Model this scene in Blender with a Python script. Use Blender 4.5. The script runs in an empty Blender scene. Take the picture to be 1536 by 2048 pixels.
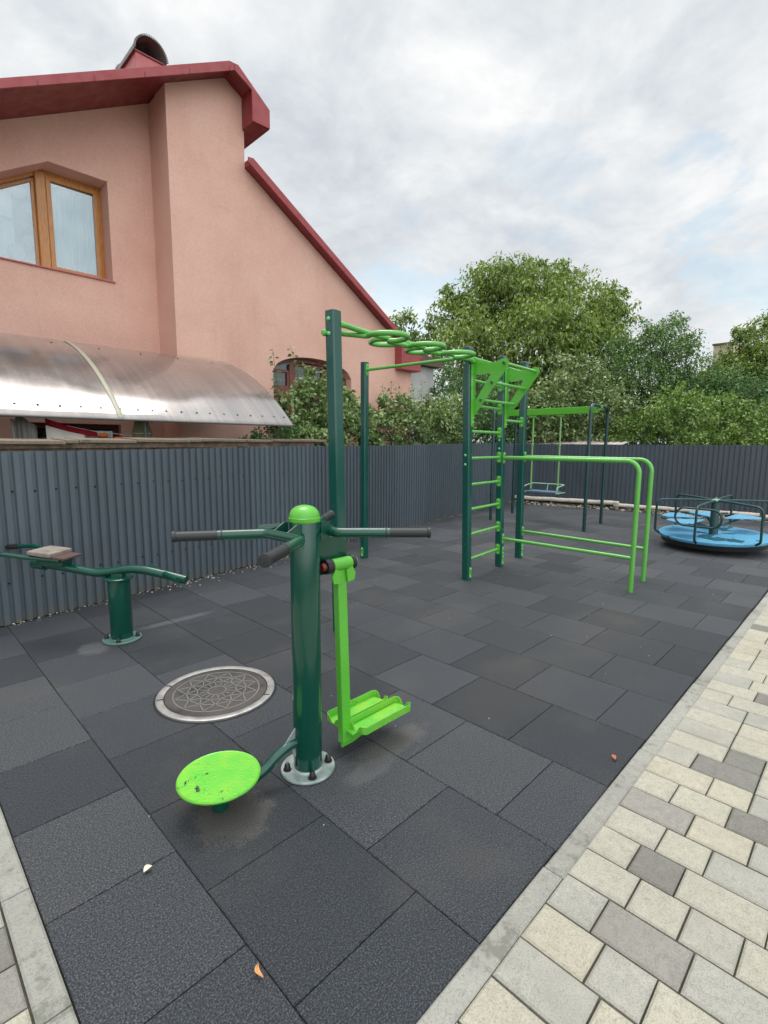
import bpy, math, random
import numpy as np
from mathutils import Vector, Matrix, noise
R = math.radians
scene = bpy.context.scene
COL = scene.collection

# ------------------------------------------------------------------ camera
cd = bpy.data.cameras.new("camera"); cam = bpy.data.objects.new("camera", cd); COL.objects.link(cam)
cd.sensor_fit = 'VERTICAL'; cd.sensor_height = 36.0; cd.lens = 36.0*1005.93/2048.0
cd.clip_start = 0.05; cd.clip_end = 2000
_a, _p, _r = R(315.507), R(7.6485), R(.39909)
_M = Matrix(((-math.sin(_a), math.cos(_a), 0), (-math.cos(_a), -math.sin(_a), 0), (0, 0, 1)))
_x0, _u0 = Vector((1, 0, 0)), Vector((0, math.sin(_p), math.cos(_p)))
_f = _M @ Vector((0, math.cos(_p), -math.sin(_p)))
_x = _M @ (_x0*math.cos(_r)+_u0*math.sin(_r)); _u = _M @ (-_x0*math.sin(_r)+_u0*math.cos(_r))
mw = Matrix.Identity(4)
for i in range(3):
    mw[i][0], mw[i][1], mw[i][2] = _x[i], _u[i], -_f[i]
mw[2][3] = 1.5
cam.matrix_world = mw
scene.camera = cam
scene.render.resolution_x, scene.render.resolution_y = 768, 1024

# ------------------------------------------------------------------ world: overcast with small blue holes
SUN = Vector((.14, .27, .95)).normalized()
sel = math.asin(SUN.z)
w = bpy.data.worlds.new("World"); scene.world = w; w.use_nodes = True
nt = w.node_tree; nt.nodes.clear()
def N(t, **k):
    n = nt.nodes.new(t)
    for a, b in k.items(): setattr(n, a, b)
    return n
def L(a, b): nt.links.new(a, b)
out = N('ShaderNodeOutputWorld'); bg = N('ShaderNodeBackground'); L(bg.outputs[0], out.inputs[0]); bg.inputs[1].default_value = .1
sky = N('ShaderNodeTexSky', sky_type='NISHITA'); sky.sun_disc = False; sky.sun_elevation = sel
sky.sun_rotation = math.atan2(SUN.x, SUN.y); sky.air_density = 1.0; sky.dust_density = 1.2
tc = N('ShaderNodeTexCoord')
sep = N('ShaderNodeSeparateXYZ'); L(tc.outputs['Generated'], sep.inputs[0])
def mth(op, a, b=None, c=None, clamp=False):
    n = N('ShaderNodeMath', operation=op); n.use_clamp = clamp
    for i, v in enumerate((a, b, c)):
        if v is None: continue
        if isinstance(v, (int, float)): n.inputs[i].default_value = v
        else: L(v, n.inputs[i])
    return n.outputs[0]
zc = mth('MAXIMUM', sep.outputs[2], 0.0)
den = mth('ADD', zc, .22)
cx = mth('DIVIDE', sep.outputs[0], den); cy = mth('DIVIDE', sep.outputs[1], den)
cmb = N('ShaderNodeCombineXYZ'); L(cx, cmb.inputs[0]); L(cy, cmb.inputs[1])
def wnoise(scale, detail=6, rough=.55, dist=0.0, vec=None):
    n = N('ShaderNodeTexNoise'); n.inputs['Scale'].default_value = scale; n.inputs['Detail'].default_value = detail
    n.inputs['Roughness'].default_value = rough; n.inputs['Distortion'].default_value = dist
    L(vec or cmb.outputs[0], n.inputs['Vector']); return n.outputs['Fac']
nA = wnoise(1.1, 7, .56, .3); nB = wnoise(3.6, 8, .6, .4); nC = wnoise(11, 4, .6)
cl = mth('ADD', mth('MULTIPLY', nA, .50), mth('ADD', mth('MULTIPLY', nB, .38), mth('MULTIPLY', nC, .12)))
rmp = N('ShaderNodeValToRGB'); L(cl, rmp.inputs[0])
e = rmp.color_ramp.elements
e[0].position = .38; e[0].color = (.55, .595, .655, 1); e[1].position = .60; e[1].color = (.95, .955, .955, 1)
m = rmp.color_ramp.elements.new(.49); m.color = (.735, .77, .80, 1)
# paler towards the horizon
hz = mth('POWER', mth('SUBTRACT', 1.0, zc, clamp=True), 4.0)
mh = N('ShaderNodeMixRGB'); L(mth('MULTIPLY', hz, .55), mh.inputs[0]); L(rmp.outputs[0], mh.inputs[1]); mh.inputs[2].default_value = (.88, .895, .90, 1)
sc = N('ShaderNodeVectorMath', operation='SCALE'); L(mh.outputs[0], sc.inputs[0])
# added sky lobe behind the camera, unseen, lights the walls; zenith also brightened
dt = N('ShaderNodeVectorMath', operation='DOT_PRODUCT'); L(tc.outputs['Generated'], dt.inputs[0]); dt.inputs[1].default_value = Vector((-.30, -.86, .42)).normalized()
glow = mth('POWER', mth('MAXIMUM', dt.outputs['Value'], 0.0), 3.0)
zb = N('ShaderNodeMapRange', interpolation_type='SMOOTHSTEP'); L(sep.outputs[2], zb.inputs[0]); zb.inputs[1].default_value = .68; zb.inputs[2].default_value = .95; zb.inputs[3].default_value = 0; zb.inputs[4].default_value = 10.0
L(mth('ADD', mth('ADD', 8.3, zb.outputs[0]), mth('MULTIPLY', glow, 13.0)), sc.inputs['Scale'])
# holes of blue: directions of the clear patches
hole = None
for d, rad, amt in (((.716, .647, .235), .13, 1.2), ((.914, .212, .345), .07, 1.), ((.955, .150, .215), .09, 1.), ((.808, .408, .425), .08, .4), ((.965, .03, .32), .07, .8)):
    v = Vector(d).normalized()
    dn = N('ShaderNodeVectorMath', operation='DISTANCE'); L(tc.outputs['Generated'], dn.inputs[0]); dn.inputs[1].default_value = v
    q = mth('ADD', dn.outputs['Value'], mth('MULTIPLY', mth('SUBTRACT', nB, .5), .55))
    mr = N('ShaderNodeMapRange', interpolation_type='SMOOTHSTEP'); L(q, mr.inputs[0])
    mr.inputs[1].default_value = rad; mr.inputs[2].default_value = rad*.25; mr.inputs[3].default_value = 0; mr.inputs[4].default_value = amt*.35
    hole = mr.outputs[0] if hole is None else mth('MAXIMUM', hole, mr.outputs[0])
blue = N('ShaderNodeVectorMath', operation='MULTIPLY'); L(sky.outputs[0], blue.inputs[0]); blue.inputs[1].default_value = (2.0, 1.95, 1.55)
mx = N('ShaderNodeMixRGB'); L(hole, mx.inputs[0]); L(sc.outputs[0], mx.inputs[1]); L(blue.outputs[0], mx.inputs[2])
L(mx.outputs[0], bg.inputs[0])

# ------------------------------------------------------------------ sun behind thin cloud
sl = bpy.data.lights.new("sun", 'SUN'); sl.energy = 1.35; sl.angle = R(30); sl.color = (1, .965, .91)
so = bpy.data.objects.new("sun", sl); COL.objects.link(so)
so.rotation_euler = (-SUN).to_track_quat('-Z', 'Y').to_euler(); so.location = (0, -5, 20)
vs = scene.view_settings
vs.view_transform = 'Standard'; vs.look = 'None'; vs.exposure = 0.34; vs.gamma = 1.0; vs.use_curve_mapping = False

# ------------------------------------------------------------------ materials
def srgb(r, g, b):
    def c(v):
        v /= 255.0
        return v/12.92 if v <= .04045 else ((v+.055)/1.055)**2.4
    return (c(r), c(g), c(b), 1)
class Mat:
    def __init__(s, name, base=(.5, .5, .5), rough=.5, metal=0.0, spec=.5, coat=0.0):
        s.m = bpy.data.materials.new(name); s.m.use_nodes = True; s.nt = s.m.node_tree
        s.b = s.nt.nodes['Principled BSDF']; s.o = s.nt.nodes['Material Output']
        s.b.inputs['Base Color'].default_value = tuple(base[:3])+(1,)
        s.b.inputs['Roughness'].default_value = rough; s.b.inputs['Metallic'].default_value = metal
        s.b.inputs['Specular IOR Level'].default_value = spec; s.b.inputs['Coat Weight'].default_value = coat
        s.b.inputs['Coat Roughness'].default_value = .12
        s.tc = s.nt.nodes.new('ShaderNodeTexCoord')
        s.vec = s.tc.outputs['Object']
    def n(s, t, **k):
        x = s.nt.nodes.new(t)
        for a, b in k.items(): setattr(x, a, b)
        return x
    def l(s, a, b): s.nt.links.new(a, b)
    def noise(s, scale, detail=4, rough=.55, vec=None, dist=0.0):
        x = s.n('ShaderNodeTexNoise'); x.inputs['Scale'].default_value = scale; x.inputs['Detail'].default_value = detail
        x.inputs['Roughness'].default_value = rough; x.inputs['Distortion'].default_value = dist
        s.l(vec or s.vec, x.inputs['Vector']); return x.outputs['Fac']
    def scaled(s, v):
        x = s.n('ShaderNodeVectorMath', operation='MULTIPLY'); s.l(s.vec, x.inputs[0]); x.inputs[1].default_value = v; return x.outputs[0]
    def ramp(s, fac, stops):
        x = s.n('ShaderNodeValToRGB'); s.l(fac, x.inputs[0]); els = x.color_ramp.elements
        while len(els) > len(stops): els.remove(els[-1])
        while len(els) < len(stops): els.new(.5)
        for i, (p, c) in enumerate(stops):
            els[i].position = p; els[i].color = tuple(c[:3])+(1,) if hasattr(c, '__len__') else (c, c, c, 1)
        return x.outputs[0]
    def mix(s, fac, a, b, mode='MIX'):
        x = s.n('ShaderNodeMixRGB', blend_type=mode)
        for i, v in ((0, fac), (1, a), (2, b)):
            if hasattr(v, 'is_output'): s.l(v, x.inputs[i])
            elif i == 0: x.inputs[0].default_value = v
            else: x.inputs[i].default_value = tuple(v[:3])+(1,)
        return x.outputs[0]
    def math(s, op, a, b=0.0, clamp=False):
        x = s.n('ShaderNodeMath', operation=op); x.use_clamp = clamp
        for i, v in ((0, a), (1, b)):
            if hasattr(v, 'is_output'): s.l(v, x.inputs[i])
            else: x.inputs[i].default_value = v
        return x.outputs[0]
    def maprange(s, v, a, b, c=0.0, d=1.0):
        x = s.n('ShaderNodeMapRange', interpolation_type='SMOOTHSTEP'); s.l(v, x.inputs[0])
        for i, q in enumerate((a, b, c, d)): x.inputs[i+1].default_value = q
        return x.outputs[0]
    def island(s): return s.n('ShaderNodeNewGeometry').outputs['Random Per Island']
    def base(s, c): s.l(c, s.b.inputs['Base Color'])
    def rough(s, c): s.l(c, s.b.inputs['Roughness'])
    def bump(s, h, strength=.3, dist=.01):
        x = s.n('ShaderNodeBump'); x.inputs['Strength'].default_value = strength; x.inputs['Distance'].default_value = dist
        s.l(h, x.inputs['Height'])
        prev = s.b.inputs['Normal'].links
        if prev: s.l(prev[0].from_socket, x.inputs['Normal'])
        s.l(x.outputs[0], s.b.inputs['Normal'])
        return s

def paint(name, col, rough=.28, coat=.3, wear=.12, dirt=(.10, .09, .07)):
    m = Mat(name, col, rough, 0, .5, coat)
    n1 = m.noise(7, 5, .6); n2 = m.noise(60, 3, .6)
    c = m.mix(m.maprange(n1, .35, .75, 0, .35), col, tuple(v*.78 for v in col[:3]))
    m.base(m.mix(m.maprange(n2, .62, .8, 0, wear), c, dirt))
    m.rough(m.maprange(n1, .3, .8, rough*.8, min(1, rough*1.6)))
    m.bump(m.noise(160, 2, .5), .06, .002); return m.m

M = {}
M['dkgreen'] = paint('dark_green_gloss_paint', (.001, .060, .038), .15, .3, .06)
M['tower'] = paint('blue_green_steel_paint', (.004, .075, .058), .20, .3)
M['lime'] = paint('apple_green_gloss_paint', (.10, .45, .035), .26, .3, .22)
M['limebar'] = paint('apple_green_tube_paint', (.12, .44, .07), .22, .4, .12)
M['swingdk'] = paint('blackish_green_paint', (.006, .045, .042), .3, .3)
M['mgrdk'] = paint('deep_teal_paint', (.006, .045, .045), .4, .08)
m = Mat('dull_galvanised_flange', (.30, .36, .34), .42, .35)
n1 = m.noise(9, 5, .6); m.base(m.ramp(n1, [(.35, (.16, .25, .22)), (.5, (.33, .39, .37)), (.68, (.48, .50, .48))])); m.bump(m.noise(90, 3), .1, .003); M['flange'] = m.m
m = Mat('black_rubber_grip', (.022, .023, .025), .48); m.bump(m.noise(120, 2), .1, .002); M['grip'] = m.m
M['black'] = Mat('black_plastic', (.014, .014, .015), .35).m
M['redcap'] = Mat('worn_red_plastic', (.16, .012, .015), .3).m
M['boltg'] = paint('pale_green_bolt_cap', (.15, .50, .20), .3, .3)

# twist disc & plates: scratched lime metal with chips
def chipped(name, col, chipcol, scale=22, th=.68):
    m = Mat(name, col, .3, 0, .5, .3)
    a = m.noise(6, 5, .65); b = m.noise(scale, 4, .7, dist=.6); c = m.noise(5.2, 3, .5)
    cc = m.mix(m.maprange(a, .4, .7, 0, .8), col, (col[0]*1.5+.05, col[1]*1.05, col[2]*.7))
    chip = m.math('MULTIPLY', m.maprange(b, th, th+.025), m.maprange(c, .50, .56))
    m.base(m.mix(chip, cc, chipcol)); m.rough(m.maprange(a, .3, .7, .2, .55))
    m.bump(m.noise(85, 3, .6), .7, .005); return m.m
M['disc'] = chipped('worn_lime_disc_paint', (.11, .52, .04), (.008, .03, .012), 26, .60)
M['plate'] = chipped('worn_lime_tray_paint', (.13, .50, .045), (.02, .10, .015), 60, .62)

# rubber tiles: granules, per tile tone, worn patches
m = Mat('black_rubber_granule_tile', (.04, .045, .055), .66, 0, .42); m.b.inputs['Sheen Weight'].default_value = .07; m.b.inputs['Sheen Roughness'].default_value = .45
isl = m.island()
tone = m.ramp(isl, [(0, (.0135, .0165, .0205)), (.45, (.0225, .0265, .032)), (.8, (.034, .038, .044)), (1, (.044, .0465, .0505))])
g1 = m.noise(185, 3, .7); g2 = m.noise(95, 3, .65); g3 = m.noise(1.6, 5, .6); g4 = m.noise(14, 4, .6)
gran = m.ramp(g1, [(.38, .28), (.52, 1.0), (.62, 2.9)])
c = m.mix(1.0, tone, gran, 'MULTIPLY')
c = m.mix(1.0, c, m.ramp(g2, [(.3, .72), (.7, 1.3)]), 'MULTIPLY')
c = m.mix(m.maprange(g3, .50, .70, 0, .22), c, (.085, .075, .062))
c = m.mix(m.maprange(g4, .60, .78, 0, .14), c, (.11, .105, .095))
for (px, py, rx, ry, amt, colr) in ((.90, 1.735, .155, .165, .85, (.105, .098, .086)), (1.72, 1.62, .24, .085, .62, (.13, .12, .11)), (1.50, 1.55, .16, .06, .5, (.12, .12, .12)),
                                    (1.03, 3.98, .11, .12, .65, (.125, .125, .12)), (1.72, 4.15, .32, .05, .5, (.15, .15, .15)), (3.4, 2.6, .55, .22, .22, (.10, .085, .07)),
                                    (2.8, 1.5, .7, .3, .14, (.10, .085, .07)), (4.2, 1.5, .8, .35, .14, (.10, .085, .07))):
    sub = m.n('ShaderNodeVectorMath', operation='SUBTRACT'); m.l(m.vec, sub.inputs[0]); sub.inputs[1].default_value = (px, py, 0)
    dv = m.n('ShaderNodeVectorMath', operation='MULTIPLY'); m.l(sub.outputs[0], dv.inputs[0]); dv.inputs[1].default_value = (1/rx, 1/ry, 0)
    ln = m.n('ShaderNodeVectorMath', operation='LENGTH'); m.l(dv.outputs[0], ln.inputs[0])
    q = m.math('ADD', ln.outputs['Value'], m.math('MULTIPLY', m.math('SUBTRACT', g4, .5), 1.1))
    q = m.math('ADD', q, m.math('MULTIPLY', m.math('SUBTRACT', g2, .5), 1.5))
    c = m.mix(m.math('MULTIPLY', m.maprange(q, 1.15, .70, 0, amt), m.maprange(g1, .36, .56, .45, 1.0)), c, colr)
m.base(c); m.bump(g1, .9, .004); m.bump(g2, .5, .006); m.bump(g4, .12, .01); M['rubber'] = m.m
m = Mat('dark_joint_earth', (.018, .018, .018), .95); M['joint'] = m.m

def stonemat(name, stops, grain=.35, moss=.3, sc=1.0):
    m = Mat(name, (.4, .4, .37), .88, 0, .3)
    isl = m.island(); t = m.ramp(isl, stops)
    a = m.noise(210*sc, 3, .7); b = m.noise(28*sc, 5, .65); d = m.noise(5*sc, 5, .6)
    c = m.mix(1.0, t, m.ramp(a, [(.3, 1-grain), (.5, 1.0), (.72, 1+grain*.6)]), 'MULTIPLY')
    c = m.mix(1.0, c, m.ramp(b, [(.3, .84), (.7, 1.1)]), 'MULTIPLY')
    c = m.mix(m.maprange(m.math('ADD', m.math('MULTIPLY', b, d), m.math('MULTIPLY', m.math('SUBTRACT', a, .5), .35)), .25, .36, 0, moss), c, (.13, .13, .105))
    big = m.noise(1.3*sc, 5, .65); c = m.mix(1.0, c, m.ramp(big, [(.3, .86), (.6, 1.04)]), 'MULTIPLY')
    m.base(c); m.bump(a, .5, .0025); m.bump(b, .3, .004); return m
cream, cream2, lgrey, dgrey, tan = (.425, .395, .305), (.41, .39, .315), (.375, .362, .308), (.205, .196, .170), (.40, .36, .30)
M['paver'] = stonemat('concrete_block_paver_cream', [(0, cream), (.4, cream2), (.8, (.395, .375, .31)), (1, (.43, .39, .295))], .34, .10).m
M['paver_grey'] = stonemat('concrete_block_paver_pale_grey', [(0, lgrey), (1, (.355, .345, .30))], .34, .22).m
M['paver_dark'] = stonemat('concrete_block_paver_dark_grey', [(0, dgrey), (1, (.20, .193, .178))], .30, .1).m
M['paver_tan'] = stonemat('concrete_block_paver_taupe', [(0, (.26, .248, .220)), (1, (.29, .275, .24))], .30, .1).m
km = stonemat('weathered_concrete_kerb', [(0, (.35, .345, .305)), (1, (.31, .305, .27))], .3, .75, .8); M['kerb'] = km.m
m = Mat('sandy_joint_with_moss', (.07, .065, .045), .95); m.base(m.ramp(m.noise(4, 6, .7), [(.35, (.045, .045, .03)), (.55, (.10, .095, .07)), (.7, (.05, .075, .025))])); m.bump(m.noise(150, 3), .6, .004); M['sand'] = m.m
m = Mat('bare_yard_soil', (.10, .09, .06), .95); m.base(m.ramp(m.noise(.7, 6, .65), [(.3, (.05, .06, .03)), (.6, (.11, .10, .07)), (.8, (.06, .10, .03))])); M['soil'] = m.m

# corrugated sheet
def sheetmat(name, col, rough=.42):
    m = Mat(name, col, rough, .15, .5, .05)
    a = m.noise(1, 5, .6, m.scaled((9, 9, .8))); b = m.noise(5, 5, .6)
    c = m.mix(m.maprange(a, .45, .75, 0, .35), col, tuple(v*1.35+.01 for v in col)); c = m.mix(m.maprange(b, .55, .8, 0, .25), c, (.12, .115, .10))
    # rain splash dirt near the ground
    s = m.n('ShaderNodeSeparateXYZ'); m.l(m.vec, s.inputs[0])
    q = m.math('ADD', s.outputs[2], m.math('MULTIPLY', m.math('SUBTRACT', b, .5), .25))
    c = m.mix(m.maprange(q, .13, .0, 0, .55), c, (.13, .12, .10))
    c = m.mix(1.0, c, m.ramp(m.island(), [(0, .86), (1, 1.12)]), 'MULTIPLY')
    m.base(c); m.rough(m.maprange(b, .3, .7, rough*.85, rough*1.4)); m.bump(m.noise(2.2, 2), .22, .03); return m.m
M['sheet'] = sheetmat('slate_blue_corrugated_steel', (.092, .118, .138))
M['sheetback'] = sheetmat('graphite_corrugated_steel', (.070, .088, .108))
M['screw'] = Mat('dark_screw_head', (.02, .025, .03), .4, .4).m

# stucco
m = Mat('salmon_grained_stucco', (.60, .31, .22), .92, 0, .2)
a = m.noise(75, 4, .7); b = m.noise(1.1, 6, .62); c3 = m.noise(1, 5, .6, m.scaled((2.2, 2.2, .35))); d = m.noise(.45, 3, .5); e2 = m.noise(2.0, 4, .6, m.scaled((.5, .5, 2.4)))
c = m.mix(m.maprange(b, .3, .7), (.665, .392, .312), (.74, .465, .378))
c = m.mix(1.0, c, m.ramp(a, [(.3, .84), (.5, 1.0), (.7, 1.10)]), 'MULTIPLY')
c = m.mix(m.maprange(c3, .52, .75, 0, .30), c, (.50, .29, .23)); c = m.mix(m.maprange(d, .45, .7, 0, .18), c, (.66, .43, .33))
c = m.mix(m.maprange(e2, .60, .74, 0, .20), c, (.42, .23, .18))
c = m.mix(m.maprange(m.noise(1, 6, .7, m.scaled((7, 7, .5))), .60, .78, 0, .22), c, (.36, .20, .15))
m.base(c); m.bump(a, .55, .006); m.bump(b, .1, .02); M['stucco'] = m.m
M['redroof'] = paint('oxblood_red_sheet_metal', (.225, .028, .034), .42, .15, .15)
M['redfascia'] = paint('faded_red_sheet_metal', (.34, .055, .062), .48, .1, .15)
M['pinkbox'] = paint('pink_red_sheet_metal', (.50, .14, .14), .45, .1, .12)
m = Mat('grey_galvanised_cowl', (.22, .215, .20), .55, .4); m.base(m.ramp(m.noise(9, 4), [(.3, (.13, .12, .11)), (.7, (.32, .31, .29))])); M['cowl'] = m.m
m = Mat('varnished_orange_pine', (.42, .17, .035), .38, 0, .5, .3)
a = m.noise(6, 5, .6, m.scaled((14, 14, 1.2))); m.base(m.ramp(a, [(.3, (.40, .15, .03)), (.7, (.62, .29, .075))])); M['wood'] = m.m
m = Mat('mahogany_window_wood', (.15, .035, .022), .45, 0, .5, .1)
a = m.noise(6, 5, .6, m.scaled((9, 9, 1.2))); m.base(m.ramp(a, [(.3, (.11, .022, .015)), (.7, (.21, .06, .035))])); M['redwood'] = m.m
def glassmat(name, tint=(.8, .9, .9), refl=.16):
    m = Mat(name, (.9, .9, .9), .03)
    g = m.n('ShaderNodeBsdfGlossy'); g.inputs['Roughness'].default_value = .02; g.inputs['Color'].default_value = (.9, .95, 1, 1)
    t = m.n('ShaderNodeBsdfTransparent'); t.inputs['Color'].default_value = tuple(tint)+(1,)
    f = m.n('ShaderNodeFresnel'); f.inputs['IOR'].default_value = 1.5
    mx = m.n('ShaderNodeMixShader'); m.l(m.math('ADD', f.outputs[0], refl, True), mx.inputs[0]); m.l(t.outputs[0], mx.inputs[1]); m.l(g.outputs[0], mx.inputs[2])
    m.l(mx.outputs[0], m.o.inputs['Surface']); return m.m
M['glass'] = glassmat('window_glass')
M['glassdark'] = glassmat('dark_window_glass', (.35, .42, .42), .05)
m = Mat('white_net_curtain', (.62, .66, .66), .9); m.base(m.ramp(m.noise(2, 4, .6, m.scaled((9, 9, .6))), [(.3, (.22, .25, .25)), (.65, (.44, .47, .465))])); M['curtain'] = m.m
M['roomdark'] = Mat('dim_room_wall', (.05, .055, .06), .9).m
m = Mat('brown_room_dark', (.03, .012, .012), .9); M['roombrown'] = m.m

# polycarbonate canopy
m = Mat('bronze_polycarbonate_sheet', (.30, .27, .25), .12, .55, .8, .6)
m.b.inputs['IOR'].default_value = 1.6; m.b.inputs['Coat Roughness'].default_value = .12
st = m.noise(1, 4, .6, m.scaled((16, .25, .25))); st2 = m.noise(1, 5, .6, m.scaled((4, .5, .5))); bl = m.noise(2.2, 5, .6)
c = m.mix(m.maprange(st, .35, .75), (.27, .24, .225), (.36, .325, .30)); c = m.mix(m.maprange(st2, .55, .72, 0, .45), c, (.42, .41, .36)); c = m.mix(m.maprange(bl, .5, .8, 0, .3), c, (.19, .16, .15))
m.base(c); m.rough(m.maprange(bl, .3, .7, .15, .28)); m.bump(st, .03, .003); M['poly'] = m.m
M['seam'] = Mat('cream_plastic_seam', (.40, .385, .29), .4).m
M['steelgrey'] = Mat('grey_painted_steel', (.10, .11, .11), .5, .3).m
def cloth(name, col):
    m = Mat(name, col, .92, 0, .1); a = m.noise(400, 2); m.base(m.mix(m.maprange(a, .3, .7), tuple(v*.85 for v in col), tuple(min(1, v*1.1) for v in col))); m.bump(m.noise(30, 3), .2, .01); return m.m
M['clothgrey'] = cloth('heather_grey_cloth', (.27, .26, .24)); M['clothred'] = cloth('crimson_cloth', (.30, .015, .03)); M['clothwhite'] = cloth('off_white_cloth', (.74, .70, .64))
M['clothorange'] = cloth('orange_cloth', (.75, .16, .04)); M['clothbrown'] = cloth('taupe_cloth', (.15, .12, .09))
m = Mat('green_mesh_net', (.19, .20, .10), .8)
tr = m.n('ShaderNodeBsdfTransparent'); mx = m.n('ShaderNodeMixShader'); mx.inputs[0].default_value = .65; m.l(tr.outputs[0], mx.inputs[1]); m.l(m.b.outputs[0], mx.inputs[2]); m.l(mx.outputs[0], m.o.inputs['Surface']); M['net'] = m.m
m = Mat('weathered_brick_and_mortar', (.20, .12, .09), .95)
a = m.noise(9, 6, .7); m.base(m.ramp(a, [(.3, (.05, .045, .035)), (.5, (.15, .11, .08)), (.7, (.26, .18, .13))])); m.bump(a, .8, .03); M['brick'] = m.m
m = Mat('lichen_stained_coping', (.28, .21, .17), .9)
a = m.noise(5, 6, .7); b = m.noise(60, 3); isl = m.island()
c = m.mix(m.maprange(isl, .2, .8), (.20, .165, .12), (.36, .22, .165)); c = m.mix(m.maprange(a, .5, .7, 0, .75), c, (.10, .085, .06)); m.base(m.mix(1., c, m.ramp(b, [(.3, .8), (.7, 1.15)]), 'MULTIPLY')); m.bump(a, .5, .02); M['coping'] = m.m
m = Mat('yellowish_rubble_stone', (.30, .25, .16), .95)
isl = m.island(); a = m.noise(25, 4, .7); m.base(m.mix(m.maprange(a, .35, .7, 0, .6), m.ramp(isl, [(0, (.16, .13, .09)), (.4, (.36, .30, .19)), (.8, (.50, .45, .34)), (1, (.12, .12, .10))]), (.10, .085, .06))); m.bump(a, .6, .02); M['rubble'] = m.m
m = Mat('whitish_cement_pipe', (.62, .57, .50), .8); a = m.noise(8, 6, .7); m.base(m.ramp(a, [(.3, (.38, .33, .27)), (.5, (.62, .56, .48)), (.75, (.72, .68, .62))])); m.bump(a, .3, .01); M['pipe'] = m.m
m = Mat('fibre_cement_roofing', (.5, .45, .4), .9); a = m.noise(6, 6, .7); m.base(m.ramp(a, [(.3, (.30, .25, .22)), (.6, (.58, .50, .45)), (.8, (.68, .64, .58))])); M['fibre'] = m.m
m = Mat('grey_render', (.42, .42, .40), .9); a = m.noise(2, 6, .6); m.base(m.ramp(a, [(.3, (.36, .36, .34)), (.7, (.50, .50, .48))])); M['greyrender'] = m.m
M['beige'] = Mat('beige_render', (.52, .44, .34), .9).m
M['roofbrown'] = Mat('brown_roof_edge', (.12, .075, .06), .7).m
# worn blue platform paint with wet patches
m = Mat('sky_blue_worn_paint', (.10, .34, .52), .4, 0, .5, .2)
a = m.noise(2.1, 4, .5, dist=.3); b = m.noise(12, 5, .7)
c = m.mix(m.maprange(b, .45, .7, 0, .7), (.085, .34, .56), (.16, .42, .56)); wet = m.maprange(a, .53, .57)
m.base(m.mix(m.math('MULTIPLY', wet, .85), c, (.015, .10, .12))); m.rough(m.maprange(a, .53, .57, .5, .04)); M['blue'] = m.m
M['seatblue'] = paint('pale_blue_seat_paint', (.13, .40, .62), .35, .2)
M['swingblue'] = paint('slate_blue_plank', (.10, .19, .27), .5, .1)
# manhole
m = Mat('worn_cast_iron', (.11, .105, .095), .42, .65)
a = m.noise(5, 5, .6); b = m.noise(80, 3, .6)
m.base(m.ramp(a, [(.35, (.075, .074, .072)), (.55, (.115, .112, .107)), (.7, (.10, .09, .082))])); m.rough(m.maprange(a, .3, .7, .35, .6)); m.bump(b, .3, .004); M['iron'] = m.m
m = Mat('pale_worn_iron_rim', (.36, .35, .33), .45, .5); a = m.noise(14, 4); m.base(m.ramp(a, [(.3, (.26, .25, .24)), (.7, (.46, .45, .43))])); M['rim'] = m.m
M['ribiron'] = Mat('rubbed_iron_rib', (.36, .355, .34), .32, .6).m
m = Mat('faded_beige_board', (.36, .29, .23), .75); a = m.noise(14, 5, .6); m.base(m.ramp(a, [(.3, (.17, .135, .115)), (.7, (.31, .26, .22))])); m.bump(a, .2, .006); M['board'] = m.m
M['boardside'] = Mat('reddish_board_edge', (.085, .05, .042), .8).m
m = Mat('grey_brown_bark', (.10, .08, .06), .95); m.bump(m.noise(20, 5), .8, .03); M['bark'] = m.m

def leafmat(name, dark, mid, light, rough=.45, trans=.3, spec=.45):
    m = Mat(name, mid, rough, 0, spec)
    isl = m.island(); n1 = m.noise(.55, 3, .5); n2 = m.noise(2.3, 3, .5)
    f = m.math('ADD', m.math('MULTIPLY', isl, .45), m.math('ADD', m.math('MULTIPLY', n1, .45), m.math('MULTIPLY', n2, .4)))
    c = m.ramp(f, [(.32, dark), (.58, mid), (.86, light)]); m.base(c)
    t = m.n('ShaderNodeBsdfTranslucent'); m.l(m.mix(1.0, c, (1.5, 1.6, .8), 'MULTIPLY'), t.inputs['Color'])
    mx = m.n('ShaderNodeMixShader'); mx.inputs[0].default_value = trans
    m.l(m.b.outputs[0], mx.inputs[1]); m.l(t.outputs[0], mx.inputs[2]); m.l(mx.outputs[0], m.o.inputs['Surface']); return m.m
M['walnut'] = leafmat('walnut_leaf', (.045, .09, .02), (.14, .22, .045), (.33, .42, .12), .42, .22)
M['olive'] = leafmat('greyish_green_leaf', (.045, .085, .028), (.13, .20, .065), (.35, .43, .20), .42, .12)
M['bright'] = leafmat('yellow_green_leaf', (.045, .105, .022), (.12, .215, .045), (.27, .38, .10), .42, .2)
M['deep'] = leafmat('deep_green_leaf', (.03, .075, .03), (.07, .15, .05), (.14, .25, .09), .4, .2)
M['shrub'] = leafmat('shrub_leaf', (.035, .08, .022), (.115, .195, .055), (.31, .41, .17), .34, .15, .55)
M['bluegreen'] = leafmat('blue_green_leaf', (.035, .09, .025), (.09, .18, .05), (.22, .34, .11), .4, .2)
M['dryleaf'] = Mat('dry_orange_leaf', (.60, .30, .12), .7).m
M['paleleaf'] = Mat('bleached_pale_leaf', (.72, .70, .50), .7).m
M['redleaf'] = Mat('rust_red_leaf', (.42, .13, .06), .7).m

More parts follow.
